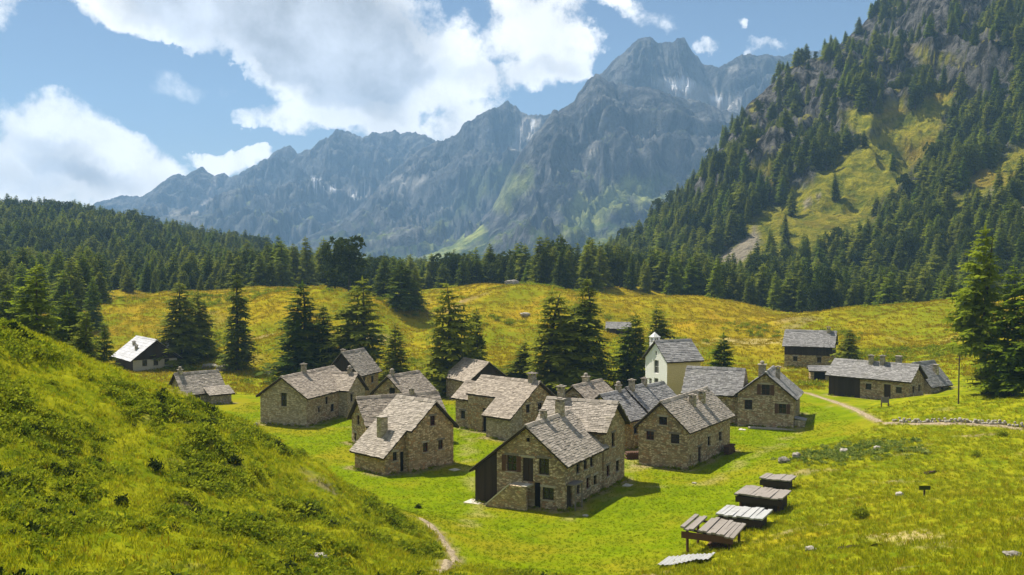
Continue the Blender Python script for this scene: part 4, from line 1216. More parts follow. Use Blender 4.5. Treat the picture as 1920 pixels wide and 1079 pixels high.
    def planks(s, side, q0, q1, z0, z1, M=None, dims=None, mat='dark_wood', name='plank_cladding'):
        """upright boards fixed to a wall"""
        W, L = dims or s.dim[:2]; M = M or s.M
        fn = {'front': lambda q, d, z: M @ Vector((q, d, z)), 'left': lambda q, d, z: M @ Vector((d, L - q, z)), 'right': lambda q, d, z: M @ Vector((W - d, q, z)), 'back': lambda q, d, z: M @ Vector((W - q, L - d, z))}[side]
        mb = MB(); k = q0
        while k < q1 - .02:
            w_ = min(s.rng.uniform(.16, .27), q1 - k)
            def top(q):
                return z1(q) if callable(z1) else z1
            e = -s.rng.uniform(.045, .075)
            a, b = k + .006, k + w_ - .006
            za, zb_ = top(a), top(b)
            lo = z0 + s.rng.uniform(-.03, .03)
            mb.hexa([fn(a, e, lo), fn(b, e, lo), fn(b, -.006, lo), fn(a, -.006, lo), fn(a, e, za), fn(b, e, zb_), fn(b, -.006, zb_), fn(a, -.006, za)])
            k += w_
        o = mb.build(name, MAT[mat], s.root); o['kind'] = 'stuff'
        return o

def W_(side, q, z, w=.75, h=1.0, k='window'):
    f = 1.0 if 'door' in k else 1.14
    return (side, q, z, w * f, h * f, k)

# ---- front house with outside stair and timber lean-to
h = House('stone_house', -1.34, 87.97, -26.7, 'large stone house with outside stone stair and dark timber lean-to, nearest of the hamlet')
h.block(W=6.6, L=9.0, ax=3.0, zr=7.0, zl=4.63, zre=4.15, oel=.0, openings=[
    W_('front', 1.45, 3.0, .85, 1.25, 'shutters'), W_('front', 3.05, 2.25, 1.05, 2.1, 'door'), W_('front', 4.6, 3.0, .85, 1.25, 'dark'), W_('front', 5.0, .85, .95, .95, 'dark'), W_('front', 3.05, 5.75, .32, .32, 'hole'),
    W_('front', 3.95, .05, .55, 1.95, 'hole'),
    W_('right', 1.0, .05, 1.2, 2.1, 'door'), W_('right', 2.9, 2.75, .7, .95, 'dark'), W_('right', 4.6, 2.75, .7, .95, 'dark'), W_('right', 6.1, 2.75, .7, .95, 'dark'), W_('right', 3.0, .9, .6, .8, 'dark'), W_('right', 5.2, .9, .7, .9, 'red'), W_('right', 7.0, .9, .7, .8, 'dark')])
h.chimney(3.0, 7.0, 8.35, .7); h.chimney(2.9, 3.6, 7.75, .5)
Mc = h.M
lm = h.block(ox=-2.2, oy=.05, W=2.2, L=8.4, ax=2.2, zr=4.628, zl=2.9, zre=4.6, wall='dark_wood', of=.38, oer=0, skip=('right',))
h.planks('front', .02, 2.18, -.3, lambda q: 2.9 + (4.628 - 2.9) * q / 2.2 - .02); h.planks('left', .02, 8.38, -.3, 2.88)
h.block(ox=6.72, oy=8.75, rot=90, W=5.6, L=6.8, ax=2.8, zr=7.75, zl=5.65, zre=5.65, openings=[
    W_('front', 2.5, 3.7, .7, 1.2, 'dark'), W_('front', 1.2, 1.1, .75, .95, 'red'), W_('front', 3.7, 1.1, .75, .95, 'dark')])
h.chimney(2.8, 5.6, 8.9, .6)
st = MB()
st.prism([(-.35, -.6), (3.55, -.6), (3.55, 2.12), (1.95, 2.12), (-.35, .1)], -1.45, -1.12)
st.build('stair_parapet', MAT['stone_wall'], h.root)
MB().pts([(-.45, -1.50, .06), (1.95, -1.50, 2.14), (1.95, -1.07, 2.14), (-.45, -1.07, .06), (-.45, -1.50, .20), (1.90, -1.50, 2.24), (1.90, -1.07, 2.24), (-.45, -1.07, .20)],
         [(3, 2, 1, 0), (4, 5, 6, 7), (0, 1, 5, 4), (1, 2, 6, 5), (2, 3, 7, 6), (3, 0, 4, 7)]).build('coping', MAT['pale_stone'], h.root)
for i in range(11):
    MB().box((-.2 + i * .2, -1.12, -.6), (.0 + i * .2 - .004, -.02, .2 + i * .19)).build('step', MAT['trim_stone'], h.root)
MB().box((2.0, -1.12, 1.95), (3.6, -.01, 2.12)).build('landing', MAT['trim_stone'], h.root)
MB().box((3.1, -1.45, 2.13), (3.6, -.3, 2.17)).build('threshold', MAT['pale_stone'], h.root)
MB().box((6.70, .2, 2.25), (7.5, 2.0, 2.36)).box((7.35, .3, -.4), (7.45, .4, 2.25)).box((7.35, 1.8, -.4), (7.45, 1.9, 2.25)).build('porch_canopy', MAT['grey_wood'], h.root)

# ---- left front house, long low roof with one big chimney
h = House('stone_house', -12.25, 98.6, 46, 'stone house with long sweeping roof and one tall chimney, front left of the hamlet')
h.block(ox=2.6, oy=0, W=6.1, L=5.6, ax=3.3, zr=6.7, zl=4.04, zre=4.1, oel=0, wall='warm_wall', openings=[
    W_('front', 3.2, 4.35, .6, .9, 'red'), W_('front', 2.2, 1.75, .6, .85, 'red'), W_('front', 4.3, 1.75, .6, .85, 'red')])
h.block(ox=0, oy=.65, W=2.598, L=4.95, ax=2.598, zr=4.035, zl=1.95, zre=4.0, oer=0, of=.3, wall='warm_wall', skip=('right',), openings=[W_('front', 1.3, 1.25, .5, .8, 'dark'), W_('front', 2.25, .02, .5, 1.8, 'hole')])
h.chimney(1.75, 2.6, 5.35, .85, 'flat', d=.75)

# ---- house behind it
h = House('stone_house', -18.9, 116.8, -61, 'low stone house almost hidden behind the house with the sweeping roof', seed=3)
h.block(W=5.4, L=9.6, zr=5.45, zl=3.0, zre=3.0, slate='slate_brown', openings=[W_('front', 2.2, 2.4, .7, 1.0, 'dark'), W_('front', 1.2, .4, .6, .8, 'dark')])
h.chimney(2.7, 6.5, 6.0, .5)

# ---- long house on the left
h = House('stone_house', -33.0, 130.0, -19.3, 'long grey stone house at the left of the hamlet with one tall gable window', seed=4)
h.block(W=6.9, L=13, ax=3.4, zr=6.05, zl=3.7, zre=3.7, wall='grey_wall', sides={'right': 'stone_wall'}, slate='slate_brown', openings=[
    W_('front', 3.55, 2.4, .75, 1.55, 'dark'), W_('right', 3.2, 1.3, .5, .6, 'dark'), W_('right', 5.2, 2.1, .6, .9, 'dark'), W_('right', 6.7, .9, .8, .9, 'dark')])
h.chimney(3.4, 5.2, 7.1, .55)
h.block(ox=8.2, oy=8.4, rot=90, W=5.2, L=5, ax=2.4, zr=5.5, zl=3.7, zre=3.2, wall='grey_wall', slate='slate_brown', openings=[W_('front', 1.3, 1.9, .6, .9, 'dark'), W_('front', 2.6, .1, .9, 1.9, 'door')])
h.chimney(2.4, .9, 6.2, .5, 'ball')

# ---- small tall house behind the long one
h = House('stone_house', -28.3, 152.0, -19.3, 'small tall stone house rising behind the long grey house', seed=5)
h.block(W=5.4, L=6.5, zr=7.2, zl=4.2, zre=4.2, wall='warm_wall', sides={'front': 'dark_wood'}, slate='slate', openings=[W_('right', 1.8, 2.6, .7, .8, 'dark'), W_('right', 4.5, 2.4, .7, .9, 'dark')])
h.planks('front', .03, 5.37, 3.4, lambda q: 4.2 + 3.0 * (1 - abs(q - 2.7) / 2.7) - .05)
h.chimney(1.4, 2.4, 7.3, .5)

# ---- small house with arched loft
h = House('stone_house', -18.4, 132.5, -30, 'small stone house with dark loft opening in its gable, between long house and front houses', seed=6)
h.block(W=5.0, L=6.4, zr=5.9, zl=3.8, zre=3.8, slate='slate_brown', openings=[W_('front', 2.9, 3.3, .9, 1.1, 'hole'), W_('right', 3, 1.5, .7, .9, 'dark')])
h.chimney(2.5, .6, 6.5, .45, 'ball')

# ---- centre house
h = House('stone_house', -.2, 117.4, 48, 'pale-roofed stone house in the hamlet centre with low front wing and capped chimney', seed=7)
h.block(ox=2.2, oy=0, W=5.8, L=9.2, ax=2.8, zr=6.4, zl=4.385, zre=4.3, oel=.0, slate='slate_brown', openings=[W_('front', 1.0, 3.0, .6, .9, 'dark'), W_('front', 3.2, 2.9, .7, .9, 'dark'), W_('front', 4.4, .8, .7, .9, 'dark'), W_('left', 3.4, .05, 1.6, 2.6, 'hole')])
h.chimney(2.8, .9, 7.3, .75)
h.block(ox=0, oy=.05, W=2.198, L=3.9, ax=2.198, zr=4.38, zl=2.8, zre=4.3, oer=0, wall='grey_wall', slate='slate_brown', skip=('right',))
h.block(ox=2.6, oy=9.21, W=4.6, L=2.6, ax=2.2, zr=5.5, zl=3.9, zre=3.9, slate='slate_brown', of=0, openings=[W_('left', 1.3, 1.2, .7, .9, 'dark')])

# ---- barn gable behind
h = House('timber_barn', -6.4, 148.0, 33, 'weathered barn with dark timber gable behind the pale-roofed centre house', 'barn', 'timber barns of the hamlet', seed=8)
h.block(W=6.6, L=7, zr=5.7, zl=3.3, zre=3.3, slate='slate_brown', openings=[W_('front', 3.3, .1, 1.6, 2.2, 'door')])
h.planks('front', .03, 6.57, 2.6, lambda q: 3.3 + 2.4 * (1 - abs(q - 3.3) / 3.3) - .05)

# ---- small house with timber gable right of centre
h = House('stone_house', 5.9, 128.2, -32, 'small brown-roofed house with round chimney behind the front stone house', seed=9)
h.block(W=4.8, L=7.5, zr=5.2, zl=3.3, zre=3.3, slate='slate_brown', openings=[W_('front', 2.4, 3.0, .8, .9, 'hole'), W_('front', 1.2, 1.2, .6, .8, 'dark')])
h.chimney(2.0, 4.0, 6.1, .75, 'ball')

# ---- row of three roofs
h = House('stone_house', 7.9, 115.5, -38.5, 'row house with three stepped slate roofs between front house and church', seed=10)
for i, (oy, L, zr, dx) in enumerate([(0, 5.2, 5.95, 0), (5.25, 3.6, 6.2, .12), (8.9, 5.2, 6.0, .05)]):
    h.block(ox=dx, oy=oy, W=6.0, L=L - .02, zr=zr, zl=zr - 2.5, zre=zr - 2.5, slate='slate_grey', of=.18 if i else .35, ob=.02, openings=[W_('right', L * .5, 1.6, .7, .9, 'dark')] + ([W_('front', 4.2, 1.8, .7, .9, 'dark')] if i == 0 else []))
    h.chimney(3.0 if i != 1 else 3.4, .5 if i else 3.6, zr + .85, .55, 'ball' if i == 0 else 'cap')

# ---- house right of the front house
h = House('stone_house', 13.34, 104.3, -32.3, 'two-chimney stone house right of the large front house', seed=11)
h.block(W=5.5, L=12.4, ax=2.65, zr=6.7, zl=4.2, zre=4.15, slate='slate', openings=[
    W_('front', 2.75, 4.45, .8, .75, 'dark'), W_('front', 1.3, 2.75, .75, .8, 'red'), W_('front', 4.1, 2.65, .85, .85, 'dark'),
    W_('right', .7, .7, .35, .7, 'hole'), W_('right', 3.3, .05, .9, 1.9, 'door'), W_('right', 6.0, 1.6, .7, .9, 'dark'), W_('right', 9.4, 1.6, .7, .9, 'dark')])
h.chimney(3.75, 5.6, 6.75, .62); h.chimney(3.75, 8.3, 6.85, .62)

# ---- church
h = House('village_church', 19.7, 146.6, -67, 'tall narrow church with white plastered facade and small belfry', 'church', None, seed=12)
h.block(W=6.0, L=5.6, zr=9.4, zl=7.0, zre=7.0, wall='beige_plaster', sides={'front': 'white_plaster'}, slate='slate_grey', of=.25, slab=.5, openings=[
    W_('front', 3.05, 7.55, .42, .5, 'white'), W_('front', 3.05, 4.9, 1.15, 1.7, 'white'), W_('front', 1.4, 3.1, .75, .8, 'white'), W_('front', 3.05, 2.6, 1.05, 1.4, 'white'), W_('front', 4.7, 2.2, .85, 1.6, 'white')])
bt = MB()
Mb = h.M @ Matrix.Translation((.95, 1.0, 0))
bt.box((-.55, -.55, 7.0), (.55, .55, 9.15), Mb)
for a in (-1, 1):
    for b in (-1, 1):
        bt.box((a * .42 - .12, b * .42 - .12, 9.152), (a * .42 + .12, b * .42 + .12, 9.95), Mb)
bt.box((-.62, -.62, 9.952), (.62, .62, 10.1), Mb)
bt.pts([Mb @ Vector(p) for p in [(-.5, -.5, 10.1), (.5, -.5, 10.1), (.5, .5, 10.1), (-.5, .5, 10.1), (0, 0, 10.75)]], [(0, 1, 4), (1, 2, 4), (2, 3, 4), (3, 0, 4), (3, 2, 1, 0)])
bo = bt.build('belfry', MAT['white_plaster'], h.root)
MB().tube([Mb @ Vector((0, 0, z_)) for z_ in (9.3, 9.35, 9.6, 9.8)], [.30, .28, .2, .06], 9).build('bell', MAT['dark_wood'], bo)

# ---- house with gable and long wing, right of the church
h = House('stone_house', 29.1, 127.8, -22, 'stone house with broad front gable and long wing, right of the church', seed=13)
h.block(W=7.0, L=7.2, ax=3.5, zr=6.85, zl=4.15, zre=3.95, slate='slate_grey', openings=[
    W_('front', 3.5, 4.15, .95, 1.2, 'shutters'), W_('front', 1.35, 2.2, .85, 1.1, 'dark'), W_('front', 5.6, 1.9, .85, 1.1, 'shutters'), W_('right', 3.5, 1.8, .8, 1.0, 'dark')])
h.chimney(2.9, 1.2, 7.9, .85, 'ball'); h.chimney(4.7, 2.6, 7.3, .55)
h.block(ox=-7.0, oy=6.6, rot=-90, W=5.6, L=7.4, zr=6.75, zl=4.0, zre=4.0, wall='stone_wall', slate='slate_grey', ob=0, openings=[W_('right', 4.7, .05, 1.05, 2.3, 'red_door'), W_('right', 2.2, 1.6, .8, 1.0, 'dark')])
MB().box((7.05, .3, -.5), (8.3, 1.9, 1.15)).build('cellar_entrance', MAT['grey_wall'], h.root)
MB().hexa([Vector(p) for p in [(7.05, .2, 1.35), (8.45, .2, 1.1), (8.45, 2.0, 1.1), (7.05, 2.0, 1.35), (7.05, .2, 1.45), (8.45, .2, 1.2), (8.45, 2.0, 1.2), (7.05, 2.0, 1.45)]]).build('cellar_roof', MAT['slate_grey'], h.root)
MB().box((1.5, -1.3, -.6), (8.6, -.03, .12)).build('terrace', MAT['trim_stone'], h.root)

# ---- house with three chimneys on the right
h = House('stone_house', 57.0, 142.3, 47, 'three-chimney long house with half its front in dark timber, right of the hamlet', seed=14)
h.block(W=5.4, L=12.2, zr=4.7, zl=2.85, zre=2.85, slate='slate_grey', oel=.5, openings=[
    W_('left', 6.2, 1.0, .75, .8, 'dark'), W_('left', 9.0, .05, 1.0, 2.0, 'door'), W_('left', 10.7, .9, .75, .8, 'dark'), W_('front', 1.6, .9, .6, .9, 'dark'), W_('front', 3.8, .9, .6, .9, 'dark')])
h.planks('left', .03, 4.9, -.4, 2.8)
h.chimney(2.3, 6.6, 5.6, .6); h.chimney(2.3, 4.9, 5.65, .6); h.chimney(3.1, 2.8, 5.9, .7, 'flat')
h = House('stone_house', 59.2, 152.0, -55, 'low grey house tucked behind the three-chimney house', seed=15)
h.block(W=5.4, L=4.8, zr=4.6, zl=2.2, zre=1.7, slate='slate_grey', wall='grey_wall', openings=[W_('right', 3, .7, .7, .8, 'dark')])
h.chimney(4.2, 3.2, 4.4, .6, 'flat')

# ---- timber barn above
h = House('timber_barn', 60.2, 186.5, 66, 'dark timber barn on stone base with grey slate roof, standing alone on the golden meadow', 'barn', 'timber barns of the hamlet', seed=16)
h.block(W=5.4, L=8.8, zr=6.2, zl=3.9, zre=3.9, wall='stone_wall', slate='slate_grey', oel=.6, openings=[W_('left', 2.0, .7, .7, .8, 'dark'), W_('left', 6.4, .6, .7, .9, 'red'), W_('front', 2.7, .1, 1.1, 1.9, 'door')])
h.planks('left', .02, 8.78, 1.9, 3.85); h.planks('front', .02, 5.38, 1.9, lambda q: 3.9 + 2.3 * (1 - abs(q - 2.7) / 2.7) - .05)
h.chimney(2.5, 1.0, 6.9, .6)
h = House('stone_shed', 53.8, 168.5, 80, 'tiny open stone shed on the slope below the timber barn', 'shed', None, seed=17)
h.block(W=2.4, L=3.0, zr=2.1, zl=1.6, zre=1.7, wall='stone_wall', slate='slate_grey', openings=[W_('left', 1.5, .1, 1.6, 1.2, 'hole')])

# ---- chalet on the left
h = House('chalet', -71.6, 187.5, 38, 'chalet with pale metal roof, dark timber gable and plastered ground floor, far left', 'house', None, seed=18)
h.block(W=8.4, L=11, zr=5.7, zl=2.5, zre=2.5, wall='pale_plaster', sides={'left': 'dark_wood'}, slate='roof_metal', of=.9, oel=.7, oer=.7, slab=.9, openings=[
    W_('front', 2.2, 1.0, .8, 1.0, 'dark'), W_('front', 4.3, 1.0, .8, 1.0, 'dark'), W_('front', 6.4, 1.0, .8, 1.0, 'dark')])
h.planks('front', .02, 8.38, 2.2, lambda q: 2.5 + 3.2 * (1 - abs(q - 4.2) / 4.2) - .04)
h.chimney(7.2, 2.2, 4.9, .6, 'cap', 'white_plaster'); h.chimney(1.6, 3.0, 4.6, .5); h.chimney(2.4, 7.0, 5.0, .5)

# ---- hut half sunk behind the hill
h = House('stone_hut', -51.6, 149.5, -49, 'low stone hut with sagging slate roof half hidden behind the grassy hill', 'house', None, z=H(-49, 147) - .2, seed=19)
h.block(W=5.4, L=6.2, zr=4.2, zl=1.8, zre=1.7, wall='grey_wall', slate='slate', openings=[W_('right', 2.0, .4, .7, .7, 'dark')])
h.chimney(2.7, .5, 4.9, .6, 'ball')
h.block(ox=5.2, oy=3.4, rot=0, W=1.8, L=3.2, ax=.05, zr=2.15, zl=2.1, zre=1.35, oel=0, wall='grey_wall', slate='slate', skip=('left',))

# ---- small hut on the meadow
hx, hy_, _ = ON(1180, 613, 4.2)
h = House('meadow_hut', hx, hy_, 82, 'tiny grey hut alone on the golden meadow above the church', 'hut', None, seed=20)
h.block(W=4.0, L=5.6, zr=2.9, zl=1.7, zre=1.7, wall='dark_wood', slate='slate_grey', openings=[W_('left', 2.8, .1, .9, 1.4, 'hole')])
# ------------------------------------------------------------------ plank sheds in the foreground
def shed(name, u, v, z, rot, W, L, hf, hb, label, roof='weathered_plank', posts=True, body=None, gaps=0.0, tilt=0.0, group='plank sheds in the foreground row'):
    """u, v: front left foot; roof of loose boards on four posts"""
    x, y, _ = ON(u, v, z)
    g = random.Random(int(u * 3 + v))
    e = tag(empty(name, (x, y, H(x, y)), R(rot)), label, 'shed', group)
    def zt(a, b):
        return hf + (hb - hf) * b / L + tilt * (a / W - .5)
    for a in (.12, W - .12):
        for b in (.12, L - .12):
            zz = H(x + a * math.cos(R(rot)) - b * math.sin(R(rot)), y + a * math.sin(R(rot)) + b * math.cos(R(rot))) - e.location.z
            MB().beam((a, b, zz - .4), (a + g.uniform(-.05, .05), b, zt(a, b) - .01), .07).build('post', MAT['brown_wood'], e)
    for b in (.12, L - .12):
        MB().beam((-.15, b, zt(0, b) + .06), (W + .15, b, zt(W, b) + .06), .06).build('rafter', MAT['dark_wood'], e)
    n = max(6, int((W + .5) / .30))
    for i in range(n):
        if g.random() < gaps: continue
        gp = .003 if body else .014
        a0 = -.25 + (W + .5) * i / n + gp; a1 = -.25 + (W + .5) * (i + 1) / n - gp
        b0 = -.35 + g.uniform(-.15, .1); b1 = L + .35 + g.uniform(-.12, .15)
        k = .125 + g.uniform(0, .09)
        P = [(a0, b0), (a1, b0), (a1, b1), (a0, b1)]
        w0, w1 = g.uniform(-.03, .05), g.uniform(-.03, .06)
        MB().hexa([Vector((p, q, zt(p, q) + k + (w0 if q < 1 else w1))) for p, q in P] + [Vector((p, q, zt(p, q) + k + (w0 if q < 1 else w1) + .10 + g.uniform(0, .04))) for p, q in P]).build('plank', MAT[roof], e)
    MB().box((-.2, -.30, hf - .34), (W + .2, -.22, hf + .10)).build('fascia_board', MAT['dark_wood' if body else 'brown_wood'], e)
    if body:
        for (a0, b0, a1, b1) in ((.05, L - .2, W - .05, L - .12), (.03, .2, .11, L - .2), (W - .11, .2, W - .03, L - .2), (.15, .13, W - .15, .19)):
            mb = MB()
            m = 8
            for i in range(m):
                f0, f1 = i / m, (i + 1) / m
                if a1 - a0 > b1 - b0: mb.box((a0 + (a1 - a0) * f0 + .01, b0, -.5), (a0 + (a1 - a0) * f1 - .01, b1, min(hf, hb) * .95))
                else: mb.box((a0, b0 + (b1 - b0) * f0 + .01, -.5), (a1, b0 + (b1 - b0) * f1 - .01, min(hf, hb) * .95))
            o = mb.build('board_wall', MAT[body], e); o['kind'] = 'stuff'
    return e
shed('plank_shed', 1285, 1030, 2.2, -27, 3.1, 2.7, 1.55, 1.6, 'open shed on crooked posts with gaps between its roof boards, second from the front', gaps=.10, tilt=-.25)
shed('plank_shed', 1350, 992, 2.0, -27, 2.9, 2.6, 1.25, 1.2, 'shed with even pale grey board roof, in the middle of the foreground row', 'pale_sheet', body='dark_wood')
shed('plank_shed', 1385, 958, 1.8, -27, 3.2, 3.0, 1.35, 1.25, 'shed with brown front boards under a patched roof, fourth from the front', body='dark_wood', gaps=.05)
shed('plank_shed', 1430, 918, 1.4, -27, 2.2, 2.2, 1.15, 1.05, 'smallest low shed at the far end of the foreground row', body='dark_wood')
# firewood and boards under the open shed
def log_pile(name, x, y, rot, n, ln, label, rows=3, rad=.11, mat='brown_wood', group=None):
    e = tag(empty(name, (x, y, H(x, y)), R(rot)), label, 'woodpile', group)
    g = random.Random(int(x * 10))
    for r_ in range(rows):
        for i in range(n - (r_ % 2)):
            q = (i + .5 * (r_ % 2)) * rad * 2.05
            k = g.uniform(.85, 1.0) * rad
            MB().tube([(q, -ln / 2 + g.uniform(-.05, .05), rad + r_ * rad * 1.72), (q, ln / 2, rad + r_ * rad * 1.72)], [k, k], 7).build('log', MAT[mat], e)
    return e
x, y, _ = ON(1338, 1035, 2.2)
log_pile('firewood_pile', x, y + .9, -27, 6, 1.1, 'firewood stacked under the open shed with gaps in its roof')
x, y, _ = ON(1352, 856, 0)
log_pile('firewood_pile', x + .6, y, 58, 9, .6, 'firewood stacked against the right wall of the two-chimney house', 5)
x, y, _ = ON(1182, 862, 0)
log_pile('firewood_pile', x - .4, y + .6, 10, 8, .9, 'firewood and poles heaped between the nearest house and the two-chimney house', 4)
# sheet lying in the grass
x, y, _ = ON(1232, 1068, 2.4)
e = tag(empty('corrugated_sheets', (x, y, H(x, y)), R(-20)), 'pale corrugated roofing sheets lying in the grass before the sheds', 'roofing sheets')
for k in range(3):
    n = 16
    wv = [(k * 1.05 + i * .07, .035 * math.sin(i * math.pi / 2 * 1.0) + .05 * k) for i in range(n)]
    mb = MB()
    top = [(a, 0, b) for a, b in wv]; far = [(a + .05, 3.3 - .25 * k, b) for a, b in wv]
    V = []; F = []
    for (p, q) in zip(top, far):
        zp = H(x + p[0] * math.cos(R(-20)), y + p[0] * math.sin(R(-20))) - H(x, y)
        zq = H(x + q[0] * math.cos(R(-20)) - q[1] * math.sin(R(-20)), y + q[0] * math.sin(R(-20)) + q[1] * math.cos(R(-20))) - H(x, y)
        V += [(p[0], p[1], p[2] + zp + .22), (q[0], q[1], q[2] + zq + .18), (p[0], p[1], p[2] + zp + .205), (q[0], q[1], q[2] + zq + .165)]
    for i in range(n - 1):
        a, b = 4 * i, 4 * i + 4
        F += [(a, b, b + 1, a + 1), (a + 2, a + 3, b + 3, b + 2), (a, a + 2, b + 2, b), (a + 1, b + 1, b + 3, a + 3)]
    mb.pts(V, F).build('sheet', MAT['pale_sheet'], e)
# ------------------------------------------------------------------ rocks
def rock_mesh(seed, sub=3):
    bm = bmesh.new(); bmesh.ops.create_icosphere(bm, subdivisions=sub, radius=1.0)
    g = np.random.default_rng(seed); off = g.uniform(0, 50, 2)
    for v in bm.verts:
        p = v.co
        n = float(fbm(np.array([p.x * 1.1 + off[0] + p.z]), np.array([p.y * 1.1 + off[1] - p.z * .7]), 4)[0])
        v.co = p * (1 + .38 * n)
        for k in range(5):
            a = g.uniform(0, 6.28) if False else (k * 1.26 + off[0]); d = Vector((math.cos(a), math.sin(a), .35 * math.sin(off[1] + k)))
            q = v.co.dot(d)
            if q > .72: v.co -= d * (q - .72) * .8
        v.co.z *= .72
    me = bpy.data.meshes.new('rock'); bm.to_mesh(me); bm.free(); me.shade_flat() if hasattr(me, 'shade_flat') else None
    return me
ROCKS = [rock_mesh(k) for k in range(5)]
def rock(u, v, z, sx, sy, sz, label, mat='rock', k=0, name='boulder', rz=0.0):
    x, y, _ = ON(u, v, z)
    me = ROCKS[k % 5].copy(); me.materials.append(MAT[mat])
    o = bpy.data.objects.new(name, me); COL.objects.link(o)
    o.location = (x, y, H(x, y) + sz * .25); o.scale = (sx, sy, sz); o.rotation_euler = (0, 0, rz)
    return tag(o, label, 'rock')
rock(1470, 872, .9, .75, .7, .55, 'brown boulder in the grass between the two-chimney house and the sheds, left half', k=0)
rock(1494, 868, 1.0, .55, .6, .6, 'brown boulder in the grass between the two-chimney house and the sheds, right half', k=1)
rock(598, 1046, 8, .48, .4, .28, 'pale boulder low on the left hillside', 'pale_rock', 2)
rock(1583, 848, 2.3, .55, .5, .4, 'pale stone among green dock leaves on the right slope', 'pale_rock', 3)
rock(1646, 850, 2.5, .5, .5, .38, 'pale stone right of the dock leaves, second of two', 'pale_rock', 4)
rock(1687, 918, 4, .38, .35, .36, 'small white stone beside the green signpost on the right slope', 'pale_rock', 1)
rock(1520, 1032, 4.6, .42, .35, .24, 'flat pale stone in yellow grass near the bottom right', 'pale_rock', 0)
rock(1900, 1048, 8.2, .5, .4, .28, 'grey rock at the lower right corner', 'rock', 2)
rock(1098, 968, .1, .3, .25, .18, 'small pale stone in front of the nearest house', 'pale_rock', 2)
rock(1302, 905, .2, .3, .2, .12, 'small pale stone on the lawn below the two-chimney house', 'pale_rock', 3)
rock(395, 690, .3, 2.0, 1.2, .8, 'dark rock pile left part, on the meadow right of the chalet', 'rock', 0)
rock(420, 694, .3, 1.7, 1.3, 1.0, 'dark rock pile right part, on the meadow right of the chalet', 'rock', 1)
rock(505, 698, .5, 1.1, .9, .6, 'dark rock below the slim column-like spruce', 'rock', 3)
rock(476, 796, .2, .7, .5, .4, 'pale stone beside the left corner of the long grey house', 'pale_rock', 4)
rock(960, 560, 9, 2.6, 2.0, 1.5, 'dark boulder on the crest of the golden meadow', 'rock', 1)
rock(985, 575, 8.5, 1.6, 1.4, .9, 'smaller boulder below the crest boulder on the golden meadow', 'pale_rock', 2)
# bare soil cuts
def soil_cut(u, v, z, sx, sy, label, rz=0.0):
    x, y, _ = ON(u, v, z)
    n, m = 17, 7
    A, B = np.meshgrid(np.linspace(-1, 1, n), np.linspace(-1, 1, m))
    edge = 1 + .25 * fbm(A * 1.7 + u, B * 1.7, 3)
    rr = np.sqrt(np.maximum(0, 1 - A ** 2))
    X = A * sx * edge; Y = B * rr * sy * edge
    c, s_ = math.cos(rz), math.sin(rz)
    XX, YY = x + X * c - Y * s_, y + X * s_ + Y * c
    Z = height(XX, YY) + .06 + .10 * rr * (1 - B) * .5 - .10 * (1 - rr)
    return tag(mesh_obj('soil_patch', grid_mesh('soil_patch', XX, YY, Z), MAT['soil']), label, 'bare soil')
soil_cut(1590, 1032, 4.8, .75, .5, 'dark bare soil hollow near the bottom right')
soil_cut(1640, 1045, 5.0, .45, .22, 'narrow soil scar right of the dark hollow', -.3)
soil_cut(1745, 876, 3.6, .7, .35, 'brown soil scar on the right slope above the green signpost', .5)
# signpost
x, y, _ = ON(1733, 930, 4.1)
e = tag(empty('signpost', (x, y, H(x, y))), 'low green board on a post in the grass of the right slope', 'signpost')
MB().box((-.05, -.05, -.3), (.05, .05, .95)).build('post', MAT['dark_wood'], e)
MB().box((-.42, -.09, .72), (.42, -.052, 1.02)).build('board', MAT['dark_shrub'], e)
# posts
x, y, _ = ON(1797, 770, 2.9)
e = tag(empty('utility_pole', (x, y, H(x, y))), 'thin wooden pole left of the tall larches on the right', 'pole')
MB().tube([(0, 0, -.5), (0, 0, 3), (.05, 0, 6.0)], [.10, .085, .07], 7).build('shaft', MAT['bark'], e)
MB().box((-.45, -.06, 5.5), (.5, .06, 5.62)).build('crossarm', MAT['bark'], e)
x, y, _ = ON(1659, 772, 2.0)
e = tag(empty('notice_board', (x, y, H(x, y))), 'squat wooden board on two posts before the three-chimney house', 'notice board')
for a in (-.45, .45):
    MB().box((a - .06, -.06, -.3), (a + .06, .06, 1.35)).build('post', MAT['brown_wood'], e)
MB().box((-.5, -.11, .55), (.5, -.062, 1.3)).build('board', MAT['grey_wood'], e)
# benches and blue cloth along the long house
x, y, _ = ON(618, 778, 0)
e = tag(empty('garden_bench', (x + .4, y + .5, 0), R(70)), 'dark bench with blue cloths at the long wall of the grey house', 'bench')
MB().box((-.9, -.22, .40), (.9, .22, .46)).build('seat', MAT['grey_wood'], e)
MB().box((-.9, .18, .60), (.9, .23, .95)).build('backrest', MAT['grey_wood'], e)
for a in (-.75, .75):
    MB().box((a - .05, -.2, -.1), (a + .05, .2, .398)).build('leg', MAT['dark_wood'], e)
MB().box((-.5, -.24, .462), (.3, .18, .62)).build('cloth', MAT['blue_cloth'], e)
